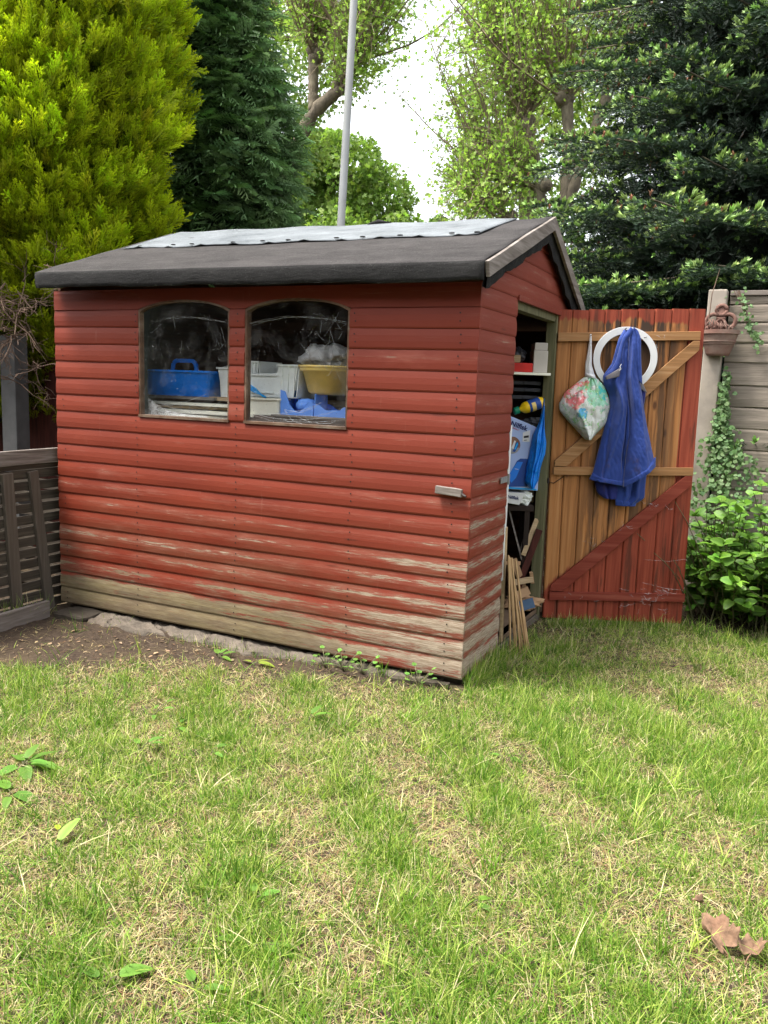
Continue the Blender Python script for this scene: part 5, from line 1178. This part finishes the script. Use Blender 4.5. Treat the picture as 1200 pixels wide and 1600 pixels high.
def spruce(cx, cy, label, H=9.6, Rb=3.25):
    root = thing('spruce', (cx, cy, 0), label, 'tree'); trunk([(cx, cy, -.1), (cx+.03, cy, 3), (cx, cy, H)], [.16, .12, .03], root)
    bp_, bd, bl, bz = [], [], [], []; brs = MB(); tipP, tipD = [], []; rs = np.random.default_rng(17)
    z = .7; 
    while z < H-.4:
        Rz = Rb*np.clip(1-(z-1.2)/(H-.6), .05, 1)**.85*(.78+.22*min(1, z/2.2)); nb = 11
        for k in range(nb):
            a = 2*np.pi*(k+rs.random()*.7)/nb+z*2.4
            if math.sin(a) > .30 and rs.random() < .6: continue
            Ln = Rz*rs.uniform(.74, 1.10); zz = z+rs.uniform(-.10, .10); rise = rs.uniform(-.26, -.12)*min(1, 6/(z+2)); sag = -.10
            def pt(t): return np.array([cx+math.cos(a)*Ln*t, cy+math.sin(a)*Ln*t, zz+Ln*(rise*t-sag*t*(1-t)*1.2+.09*t**3)])
            P = [pt(t) for t in np.linspace(0, 1, 9)]; brs.tube(P, list(np.linspace(.022, .005, 9)), 5, caps=False)
            axd = unit(P[-1]-P[0]); lat = np.array([-axd[1], axd[0], 0]); nl = int(Ln/.068)
            for i in range(nl):
                t = (i+.5)/nl
                if t < .30: continue
                for sg in (1, -1):
                    l = (.62*(1-t)**.75+.12)*min(1, Ln/1.6)*rs.uniform(.75, 1.15); d = unit(axd*.75+lat*sg+np.array([0, 0, rs.normal()*.09-.16])); p0 = pt(t); ns = max(1, int(l/.075))
                    for q in range(ns):
                        s = (q+.3)/ns; pp = p0+d*l*s+np.array([0, 0, -.05*l*math.sin(3.14*s)]); bp_.append(pp); bd.append(d); bl.append(.12); bz.append(t)
                        if q and q % 1 == 0:
                            s2 = 1 if (q % 2) else -1; d2 = unit(d*.8+np.array([-d[1], d[0], 0])*s2*.9+np.array([0, 0, rs.normal()*.15])); bp_.append(pp); bd.append(d2); bl.append(.12*rs.uniform(.7, 1.2)); bz.append(t); tipP.append(pp+d2*.12); tipD.append(d2)
                    tipP.append(p0+d*l); tipD.append(d)
            tipP.append(P[-1]); tipD.append(axd)
        z += .255+.012*z+rs.uniform(-.03, .05)
    brs.build('branches', M['bark'], root, smooth=True)
    pos = np.array(bp_); d = np.array(bd); n = len(pos); rad = np.hypot(pos[:, 0]-cx, pos[:, 1]-cy)/Rb; tz = np.array(bz)
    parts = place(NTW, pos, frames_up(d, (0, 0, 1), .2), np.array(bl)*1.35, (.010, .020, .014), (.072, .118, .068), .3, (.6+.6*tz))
    TPp = np.array(tipP); TD = unit(np.array(tipD)+np.array([0, 0, .75])); m = len(TPp); fr_ = rng.random(m)
    expo = np.hypot(TPp[:, 0]-cx, TPp[:, 1]-cy)/(Rb*np.clip(1-(TPp[:, 2]-1.2)/(H-.6), .05, 1)**.85)
    lo = (fr_ < np.clip(expo*1.25-.35, .02, .8)); cone = (fr_ > .86) & (TPp[:, 2] > 2.6) & (vnoise(TPp, 1.4, 5) > -.5)
    parts += place(TTF, TPp[lo], frames_up(TD[lo], (0, 0, 1), .3), rng.uniform(.06, .11, lo.sum()), (.10, .18, .06), (.33, .47, .15), .25)
    parts += place(TTF, TPp[cone]+np.array([0, 0, .01]), frames_up(unit(np.array([[0, 0, 1.]])+0*TPp[cone]), (0, 1, 0), .3), rng.uniform(.04, .065, cone.sum()), (.07, .03, .018), (.26, .11, .06), .25)
    ns_ = 16000; sa_ = rng.uniform(2.4, 6.9, ns_); sz = rng.uniform(.4, H-1.5, ns_); sr = Rb*rng.uniform(.36, .66, ns_)*np.clip(1-(sz-1.2)/(H-.6), .03, 1)**.85
    sp_ = np.stack([cx+sr*np.cos(sa_), cy+sr*np.sin(sa_), sz], -1); sd_ = unit(np.stack([np.cos(sa_), np.sin(sa_), 0*sa_-.1], -1)+rng.normal(0, .55, (ns_, 3)))
    parts += place(NTW, sp_, frames_up(sd_, (0, 0, 1), .4), rng.uniform(.14, .24, ns_), (.007, .014, .011), (.048, .080, .050), .35, rng.uniform(.5, 1, ns_))
    tk_ = rng.random(ns_) < .12; parts += place(TTF, sp_[tk_]+sd_[tk_]*.17, frames_up(sd_[tk_], (0, 0, 1), .4), rng.uniform(.05, .09, tk_.sum()), (.06, .12, .03), (.22, .36, .10), .25)
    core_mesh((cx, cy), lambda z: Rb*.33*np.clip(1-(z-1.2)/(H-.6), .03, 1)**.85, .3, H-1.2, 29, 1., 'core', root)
    crown_mesh('crown', parts, 'needle', root); print('spruce twigs', n, 'tips', m)
spruce(1.05, 5.35, 'dark spruce with lime green new tips and brown buds behind the open door')
# broadleaf crowns
def lobed(seed=0, lob=5):
    t = TP(); an = np.linspace(-2.5, 2.5, 11); rr = [.35, .55, .42, .85, .5, 1., .5, .85, .42, .55, .35]; t.v = [np.array([0, 0, .0])]+[np.array([rr[i]*math.sin(a), .10*abs(math.sin(a))-.08*rr[i], rr[i]*math.cos(a)]) for i, a in enumerate(an)]
    t.c = [.3]+[.5+.5*x for x in rr]; t.f = [(0, i+1, i+2) for i in range(10)]; return t.get()
LOB = [lobed()]
def ovate(w=.5, cup=.10, droop=.2, n=6):
    t = TP(); L_ = []
    for i in range(n+1):
        s = i/n; ww = w*math.sin(math.pi*min(1, s**.8))**.8*(1-.15*s); y = -droop*s*s
        L_.append((s, ww, y))
    for s, ww, y in L_:
        t.v += [np.array([-ww/2, y+cup*ww, s]), np.array([0, y, s]), np.array([ww/2, y+cup*ww, s])]; t.c += [.85, .45, .95]
    for i in range(n):
        for k in (0, 1): a = i*3+k; t.f += [(a, a+1, a+4), (a, a+4, a+3)]
    return t.get()
OV = [ovate(), ovate(.42, .14, .35), ovate(.55, .05, .1)]
def plane_tree(label, base, limbs, knobs, shoots, seed, leaf_c, nleaf_per, env):
    """limbs: polylines with radii; knobs: (point, n shoots, spread dir, spread, length)"""
    rs = np.random.default_rng(seed); root = thing('plane_tree', base, label, 'tree', 'pollarded plane trees beyond the garden')
    tk = MB()
    for pts, rad in limbs:
        P = np.array(pts, float); t = np.linspace(0, 1, 16); Q = smooth1(np.stack([np.interp(t, np.linspace(0, 1, len(P)), P[:, i]) for i in range(3)], -1), 3)
        rr = np.interp(t, np.linspace(0, 1, len(rad)), rad); rr = rr*.66*(1+.14*np.sin(t*37+seed)+.08*np.sin(t*71)); tk.tube(Q, list(rr), 10)
    tw_ = MB(); LP = []; LD = []
    for (kp, ns, dr, spread, ln) in knobs:
        kp = np.array(kp, float)
        for k in range(4): o = rs.normal(0, .07, 3); tk.lathe([(0, -.10), (.07, -.07), (.105, 0), (.07, .06), (0, .10)], tuple(kp+o*.8), 8)
        for k in range(ns):
            d = unit(np.array(dr, float)+rs.normal(0, spread, 3)); l = ln*rs.uniform(.5, 1.1); p = kp+d*.1; pts = [p]; seg = 7; cd_ = d.copy()
            for i in range(seg): cd_ = unit(cd_+np.array([0, 0, .07])+rs.normal(0, .09, 3)); p = p+cd_*l/seg; pts.append(p)
            tw_.tube(pts, list(np.linspace(.020, .004, seg+1)), 4, caps=False)
            for i in range(1, seg+1):
                for q in range(rs.integers(1, 4)):
                    sd = unit(cd_*.4+rs.normal(0, .8, 3)+np.array([0, 0, .15])); sl_ = rs.uniform(.25, .85); a = pts[i]; b = a+sd*sl_
                    tw_.tube([a, (a+b)/2+rs.normal(0, .03, 3), b], [.006, .005, .003], 3, caps=False)
                    nn = rs.poisson(nleaf_per); s = rs.random((nn, 1))
                    LP.append(a+(b-a)*s+rs.normal(0, .07, (nn, 3))); LD.append(unit(sd+rs.normal(0, .8, (nn, 3))+np.array([0, 0, -.3])))
                nn = rs.poisson(nleaf_per*.4); LP.append(pts[i]+rs.normal(0, .10, (nn, 3))); LD.append(unit(rs.normal(0, 1, (nn, 3))))
    tk.build('trunk', M['bark'], root, smooth=True); tw_.build('shoots', M['twig_bark'], root)
    P = np.concatenate(LP); Dn = np.concatenate(LD); n = len(P); print('plane leaves', n)
    crown_mesh('crown', place(LOB, P, frames(Dn), rng.uniform(.026, .062, n), tuple(x*.7 for x in leaf_c), leaf_c, .28), 'leaf', root)
simple('twig_bark', (.20, .155, .10), .95, .3, 12, 0)
LC = (.38, .54, .115)
plane_tree('pollarded plane tree with a leaning limb and pale leaves, left of the grey pole', (-7.4, 9.2, -.1),
  [([(-7.4, 9.2, -.1), (-7.1, 9.1, 3.2), (-6.75, 9, 5.1)], [.32, .24, .19]), ([(-6.75, 9, 5.1), (-6.31, 9, 5.80), (-5.85, 9, 6.05), (-5.62, 9., 6.45)], [.19, .16, .15, .16]), ([(-6.9, 9, 4.8), (-7.5, 9.2, 6.4), (-7.9, 9.3, 7.2)], [.17, .14, .13]), ([(-6.31, 9, 5.8), (-6.4, 9.1, 6.7)], [.13, .13])],
  [((-5.62, 9, 6.45), 46, (.15, 0, 1), .42, 3.0), ((-6.4, 9.1, 6.75), 34, (-.1, 0, 1), .40, 2.6), ((-7.9, 9.3, 7.2), 34, (-.1, 0, 1), .40, 2.6), ((-5.85, 9, 6.05), 14, (.8, -.1, .6), .3, 1.35), ((-5.4, 9.2, 7.3), 10, (.5, -.1, .7), .35, 1.3)], None, 5, LC, 6.0, None)
plane_tree('pollarded plane tree with many upright shoots between the shed ridge and the spruce', (-2.1, 9.4, -.1),
  [([(-2.1, 9.4, -.1), (-2.15, 9.2, 2.0), (-2.25, 9, 3.2)], [.30, .25, .24]), ([(-2.25, 9, 3.2), (-2.36, 9, 4.3), (-2.66, 9, 5.3)], [.17, .12, .12]), ([(-2.2, 9, 3.2), (-1.95, 9, 4.3), (-1.98, 9, 4.9), (-2.05, 9, 5.5)], [.19, .15, .13, .13]), ([(-2.0, 9, 3.9), (-1.68, 9, 4.9), (-1.45, 9.1, 5.7)], [.14, .11, .12]), ([(-2.25, 9, 3.0), (-2.9, 9.1, 3.9), (-3.35, 9.1, 4.5)], [.13, .10, .10])],
  [((-2.66, 9, 5.3), 34, (-.28, 0, 1), .36, 2.7), ((-2.05, 9, 5.5), 30, (.0, 0, 1), .34, 2.8), ((-1.45, 9.1, 5.7), 30, (.12, 0, 1), .36, 2.6), ((-3.0, 9.1, 4.5), 26, (-.55, 0, .9), .32, 2.0), ((-2.36, 9, 4.3), 12, (-.9, -.2, .5), .4, 1.4), ((-2.8, 9, 3.8), 15, (-.5, -.2, .3), .45, 1.1), ((-3.0, 9.0, 6.2), 14, (-.35, 0, .8), .35, 1.5), ((-3.2, 9.1, 4.2), 18, (-.4, -.1, .1), .5, 1.0)], None, 6, LC, 6.2, None)
def leafy(label, name, cx, cy, blobs, n, lc, ls, seed, grp=None, tr=None):
    root = thing(name, (cx, cy, 0), label, 'tree', grp); P = []; Dn = []; rs = np.random.default_rng(seed)
    tot = sum(b[3]**2 for b in blobs)
    for (x, y, z, r_) in blobs:
        k = int(n*r_*r_/tot); d = unit(rs.normal(0, 1, (k, 3))); rr = r_*(1-.45*rs.random((k, 1))**1.5)*(1+.16*vnoise(d+x, 3, seed)[:, None]+.10*vnoise(d+x, 8, seed+1)[:, None]); P.append(np.array([x, y, z])+d*rr*np.array([1, 1, .85])); Dn.append(unit(d*.6+rs.normal(0, .7, (k, 3))+np.array([0, 0, -.1])))
    P = np.concatenate(P); Dn = np.concatenate(Dn); keep = vnoise(P, 1.1, seed+7)+.5*vnoise(P, 3.1, seed+8) > -.75; P = P[keep]; Dn = Dn[keep]; n = len(P)
    crown_mesh('crown', place(LOB, P, frames(Dn), rng.uniform(.6, 1.2, n)*ls, tuple(x*.55 for x in lc), lc, .3, .85+.3*vnoise(P, 2., seed+3)), 'leaf', root)
    t = tr or [(cx, cy, -.1), (blobs[0][0], blobs[0][1], blobs[0][2])]; trunk(t, [.3, .12], root, n=9)
    b = MB()
    for (x, y, z, r_) in blobs: b.tube([t[-1], ((t[-1][0]+x)/2, (t[-1][1]+y)/2, (t[-1][2]+z)/2+.2), (x, y, z+r_*.4)], [.12, .08, .03], 6, caps=False)
    b.build('limbs', M['bark'], root, smooth=True)
leafy('rounded mid green broadleaf tree far behind, framed between the pole and the white sky', 'broadleaf_tree', -12.6, 21, [(-12.4, 21, 8.1, 1.5), (-11.3, 21.3, 7.2, 1.25), (-13.6, 21.4, 6.6, 1.7), (-11.8, 20.6, 5.6, 1.6), (-13.2, 20.6, 8.6, 1.0), (-10.5, 21, 5.7, 1.2), (-15.2, 21.5, 6.2, 1.6), (-14.8, 21, 8.0, 1.3)], 26000, (.24, .36, .075), .13, 31)
leafy('small green tree top far off just above the ridge of the shed', 'broadleaf_tree', -11.4, 27, [(-11.3, 27, 6.6, 1.0), (-11.5, 27, 7.3, .6), (-10.7, 27, 6.0, .9), (-12.4, 27.2, 6.1, 1.0)], 6000, (.17, .28, .06), .13, 32)
leafy('pale airy broadleaf tree beyond the upright shoots, right of the white sky gap', 'broadleaf_tree', -3.4, 14.2, [(-4.4, 14, 7.5, 1.45), (-3.2, 14, 8.6, 1.4), (-4.9, 14.2, 5.9, 1.0), (-3.4, 14, 6.2, 1.5), (-4.5, 14, 9.3, 1.2), (-2.2, 14.3, 7.0, 1.6)], 13000, (.34, .46, .11), .085, 41)
leafy('pale airy broadleaf tree showing behind the leaning limb and the grey pole', 'broadleaf_tree', -11.2, 14.2, [(-10.8, 14, 9.6, 1.5), (-8.5, 14, 9.2, 1.3), (-9.8, 14, 8.6, 1.5), (-7.6, 14, 9.9, .8), (-10.6, 14.4, 7.2, 1.3)], 11000, (.32, .44, .11), .085, 42)
def hedge_mass(name, label, x0, x1, y, z1, n, lc, seed, ls=.10, cat='hedge', dz=.5, th=.9):
    root = thing(name, ((x0+x1)/2, y, 0), label, cat); x = rng.uniform(x0, x1, n); z = rng.random(n)**.8*z1; P0 = np.stack([x, 0*x, z], -1); bulge = .35*vnoise(P0, 1.1, seed)+.2*vnoise(P0, 3, seed+1)
    top = z1*(1+.10*vnoise(np.stack([x, 0*x, 0*x], -1), 1.3, seed+2)); k = z < top; P = np.stack([x, y-.5*np.sign(y)*0-bulge-rng.random(n)*.5, z], -1)[k]; m = len(P)
    crown_mesh('crown', place(LOB, P, frames(rng.normal(0, 1, (m, 3))), rng.uniform(.6, 1.3, m)*ls, tuple(q*.5 for q in lc), lc, .3), 'leaf', root)
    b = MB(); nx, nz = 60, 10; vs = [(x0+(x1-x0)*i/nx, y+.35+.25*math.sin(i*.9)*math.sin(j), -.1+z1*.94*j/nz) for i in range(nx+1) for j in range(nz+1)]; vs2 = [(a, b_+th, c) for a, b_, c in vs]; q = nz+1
    b.add(vs+vs2, [(i*q+j, (i+1)*q+j, (i+1)*q+j+1, i*q+j+1) for i in range(nx) for j in range(nz)]+[(len(vs)+i*q+j, len(vs)+i*q+j+1, len(vs)+(i+1)*q+j+1, len(vs)+(i+1)*q+j) for i in range(nx) for j in range(nz)]+[(i*q+nz, (i+1)*q+nz, len(vs)+(i+1)*q+nz, len(vs)+i*q+nz) for i in range(nx)]); b.build('shade_core', M['core'], root); return root
hedge_mass('hedge', 'dark evergreen hedge in the shade beyond the boundary fence', -7.5, 6.5, 7.6, 3.5, 17000, (.07, .12, .035), 91)
hedge_mass('hedge', 'pale green hedge far beyond the fence, glimpsed below the plane trees', -18, 10, 13.5, 3.5, 12000, (.20, .32, .05), 95, .16)
hedge_mass('hedge', 'tall dark hedge at the far side of the lawn, mirrored in the shed windows', -22, 6, -8.5, 5.5, 15000, (.05, .08, .025), 97, .15)
# bush right of the door
def bush():
    root = thing('broadleaf_bush', (1.35, 2.2, -.04), 'leafy bush with broad pointed bright green leaves right of the open door', 'bush'); rs = np.random.default_rng(12); st = MB(); P, Dn, S, U, CM = [], [], [], [], []
    for k in range(270):
        bx = rs.uniform(.78, 2.3); by = rs.uniform(1.85, 2.35); l = rs.uniform(.45, .95)*(1-.5*max(0, 1.0-bx)); d = unit(np.array([rs.normal(0, .28)-.05, -abs(rs.normal(0, .35))-.05, 1.])); p = np.array([bx, by, -.04]); pts = [p]
        for i in range(6): d = unit(d+np.array([rs.normal(0, .07), -.05+rs.normal(0, .06), -.05])); p = p+d*l/6; pts.append(p)
        st.tube(pts, list(np.linspace(.005, .002, 7)), 5, caps=False)
        for i in range(1, 7):
            c = pts[i]; a0 = rs.uniform(0, 6.28)+(i % 2)*1.57; big = .55+.45*math.sin(i/6*3.0)
            for s in (0, math.pi) if i < 6 else (0, 1.57, 3.14, 4.71):
                a = a0+s; ld = unit(np.array([math.cos(a), math.sin(a), .22+rs.normal(0, .2)])+ (d*.35 if i == 6 else 0)); P.append(c); Dn.append(ld); S.append(rs.uniform(.065, .105)*(big if i < 6 else .8)); CM.append(.75+.35*i/6)
    P = np.array(P); n = len(P)
    ok = ~((P[:, 0] < .90) & (P[:, 1] < 1.86)); P = P[ok]; Dn = np.array(Dn)[ok]
    st.build('stems', M['jamb'], root, smooth=True); crown_mesh('foliage', place([ovate(.62, .16, .30), ovate(.54, .2, .50), ovate(.66, .10, .2)], P, frames_up(Dn, (0, -.5, 1), .42), np.array(S)[ok]*1.05, (.030, .085, .010), (.115, .235, .024), .35, np.array(CM)[ok]), 'bushleaf', root)
leafmat('bushleaf', .2, .5, .28); bush()
def ivy(label, pts, n, sc, seed, spread):
    root = thing('ivy', pts[0], label, 'ivy'); rs = np.random.default_rng(seed); P = np.array(pts, float); t = rs.random(n)**.8; k = np.linspace(0, 1, len(P)); C_ = np.stack([np.interp(t, k, P[:, i]) for i in range(3)], -1); w = np.interp(t, k, spread)
    C_[:, 0] += rs.normal(0, 1, n)*w*.5; C_[:, 2] += rs.normal(0, .03, n); C_[:, 1] -= np.abs(rs.normal(0, .03, n))*(1+w*3)
    Dn = unit(np.stack([rs.normal(0, .6, n), -np.abs(rs.normal(.4, .3, n)), -np.abs(rs.normal(.6, .4, n))], -1)); HT_ = [ovate(.85, .05, .1, 4)]
    crown_mesh('leaves', place(HT_, C_, frames_up(Dn, (0, -1, .4), .3), rs.uniform(.6, 1.2, n)*sc, (.06, .12, .045), (.17, .27, .11), .25), 'leaf', root)
    st = MB()
    for q in range(5): st.tube([p+np.array([rs.normal(0, .012), -.004, 0]) for p in P], .0025, 4, caps=False)
    st.build('vines', M['dead_twig'], root)
ivy('trailing ivy climbing the concrete post right of the door', [(.875, 2.44, 1.50), (.87, 2.42, 1.25), (.88, 2.39, 1.05), (.93, 2.34, .88), (.95, 2.28, .60), (.90, 2.2, .2)], 1100, .036, 3, [.01, .04, .10, .24, .30, .25])
ivy('small ivy sprig draped over the fence top beside the wall planter', [(.88, 2.43, 2.03), (.93, 2.43, 1.93), (.98, 2.43, 1.80), (1.05, 2.43, 1.71)], 90, .030, 4, [.05, .05, .03, .04])
# weeds
def weed(x, y, spec, label, lc0=(.075, .17, .02), lc1=(.16, .31, .05), tm=None, group='broad-leaved weeds in the lawn'):
    z = float(gheight(np.array([x]), np.array([y]))[0]); root = thing('weed', (x, y, z), label, 'weed', group); P, Dn, S = [], [], []; st = MB()
    for (az, el, ln, sl_) in spec:
        el = el*.75; ln = ln*.92; d = np.array([math.cos(az)*math.cos(el), math.sin(az)*math.cos(el), math.sin(el)]); p0 = np.array([x, y, z]); p1 = p0+d*sl_+np.array([0, 0, .01]); st.tube([p0, (p0+p1)/2+np.array([0, 0, .008]), p1], .0018, 5); P.append(p1); Dn.append(d*np.array([1, 1, .6])); S.append(ln)
    st.build('stalks', M['jamb'], root, smooth=True); crown_mesh('leaves', place(tm or [ovate(.40, .12, .25, 8), ovate(.46, .10, .38, 8)], np.array(P), frames_up(np.array(Dn), (0, 0, 1), .1), np.array(S), lc0, lc1, .22), 'leaf', root)
weed(-1.05, -1.56, [(.3, .35, .15, .02), (1.2, .6, .12, .02), (2.6, .3, .13, .02), (-.6, .3, .13, .02), (-1.6, .3, .10, .02), (.0, .8, .11, .03), (1.9, .9, .10, .02)], 'largest dock weed with overlapping green leaves at the left edge of the lawn')
weed(-.92, -1.72, [(.1, .25, .13, .01), (2.8, .3, .12, .02), (-.9, .2, .07, .03)], 'dock weed with two long leaves just in front of the largest one')
weed(-.56, -1.86, [(1.75, .95, .115, .01)], 'single upright pointed dock leaf at the lower left of the lawn', lc1=(.30, .45, .10))
weed(-.60, -1.84+.03, [(2.6, .3, .05, .02)], 'small yellowish leaf beside the single upright dock leaf', lc1=(.40, .45, .04))
weed(.20, -1.95, [(.2, .25, .10, .02), (3.3, .2, .08, .03), (.4, .15, .06, .06)], 'pale flat weed leaves low in the middle left of the lawn')
weed(.10, -1.80, [(2.2, .5, .06, .02), (.8, .5, .06, .02)], 'little two-leaved weed just behind the pale flat leaves')
weed(.17, -2.14, [(.5, .4, .07, .02), (2.4, .5, .06, .02)], 'small weed near the bottom edge left of centre')
weed(-.02, -2.22, [(.9, .5, .09, .03), (3.0, .3, .08, .02)], 'weed with a bright leaf at the bottom left corner edge')
weed(-.99, -.96, [(.4, .7, .055, .05), (2.0, .5, .05, .03), (-.8, .4, .05, .04), (1.1, .8, .05, .07)], 'round-leaved weed between the bare soil and the lawn on the left')
weed(-.82, -1.03, [(-.2, .4, .055, .03), (1.5, .5, .045, .03)], 'small round weed next to the round-leaved one')
weed(-.78, -1.27, [(.9, 1.0, .07, .04), (2.5, .7, .06, .03), (.2, .9, .07, .05)], 'upright narrow weed in front of the bare soil')
weed(-.55, -1.15, [(1.2, .5, .06, .03), (-.3, .4, .055, .03)], 'small weed leaves right of the upright narrow weed')
weed(-.40, -.70, [(.6, .9, .09, .03), (1.4, 1.0, .08, .03)], 'tall slender weed leaf in the lawn below the shed wall')
weed(-1.20, -.24, [(2.4, .5, .09, .02), (.9, .6, .08, .02), (-.2, .3, .08, .02), (1.6, .9, .07, .02)], 'spiky weed on the bare soil under the left window')
weed(-.98, -.25, [(.2, .5, .10, .02), (1.0, .5, .08, .02), (2.9, .3, .07, .02)], 'weed with a yellowish leaf on the soil beside the shed foot', lc1=(.34, .38, .06))
weed(.62, -1.53, [(.1, .15, .07, .01), (1.0, .3, .05, .02)], 'flat weed leaf in the lawn right of centre')
weed(.42, -.62, [(.1, .2, .06, .02), (3.0, .2, .05, .02)], 'flat weed in the lawn in front of the shed corner')
weed(.95, .40, [(.4, .3, .06, .02), (2.4, .3, .06, .02), (-1., .2, .05, .02)], 'low weed in the grass in front of the open door')
CEL = [ovate(.95, .05, .15, 4)]
for x, y, lb in ((-.66, -.10, 'first parsley-leaved seedling from the left at the shed foot'), (-.56, -.10, 'middle parsley-leaved seedling at the shed foot'), (-.46, -.085, 'tallest parsley-leaved seedling at the shed foot'), (-.16, -.10, 'parsley-leaved seedling at the front corner of the shed')):
    weed(x, y, [(a, .75, .034, .065) for a in (.2, 1.1, 2.0, 3.0, 4.2, 5.3)]+[(a, 1.2, .030, .09) for a in (.6, 2.4, 4.6)], lb, (.09, .20, .03), (.20, .38, .08), CEL, 'seedlings along the shed foot')
# litter
lt_ = []; n = 700; x = np.concatenate([rng.uniform(-2.3, 0, 450), rng.uniform(.7, 1.8, 250)]); y = np.concatenate([rng.uniform(-.75, -.03, 450), rng.uniform(1.5, 2.3, 250)])
p = np.stack([x, y, gheight(x, y)+.006], -1); d = unit(np.stack([rng.normal(size=n), rng.normal(size=n), rng.normal(size=n)*.12], -1))
q = place(OV, p, frames_up(d, (0, 0, 1), .2), rng.uniform(.008, .030, n), (.10, .065, .04), (.34, .25, .15), .5)
q2 = [np.concatenate(z_) for z_ in zip(*[(v, f_, c) for v, f_, c in q][:1])]
Vs, Fs, Cs, b = [], [], [], 0
for v, f_, c in q: Vs.append(v); Fs.append(f_+b); Cs.append(c); b += len(v)
tag(link('leaf_litter', npmesh('leaf_litter', np.concatenate(Vs), np.concatenate(Fs), M['dry'], {'col': np.clip(np.concatenate(Cs), 0, 1)})), 'scattered dry leaf crumbs and chips on the bare soil', 'litter', kind='stuff')
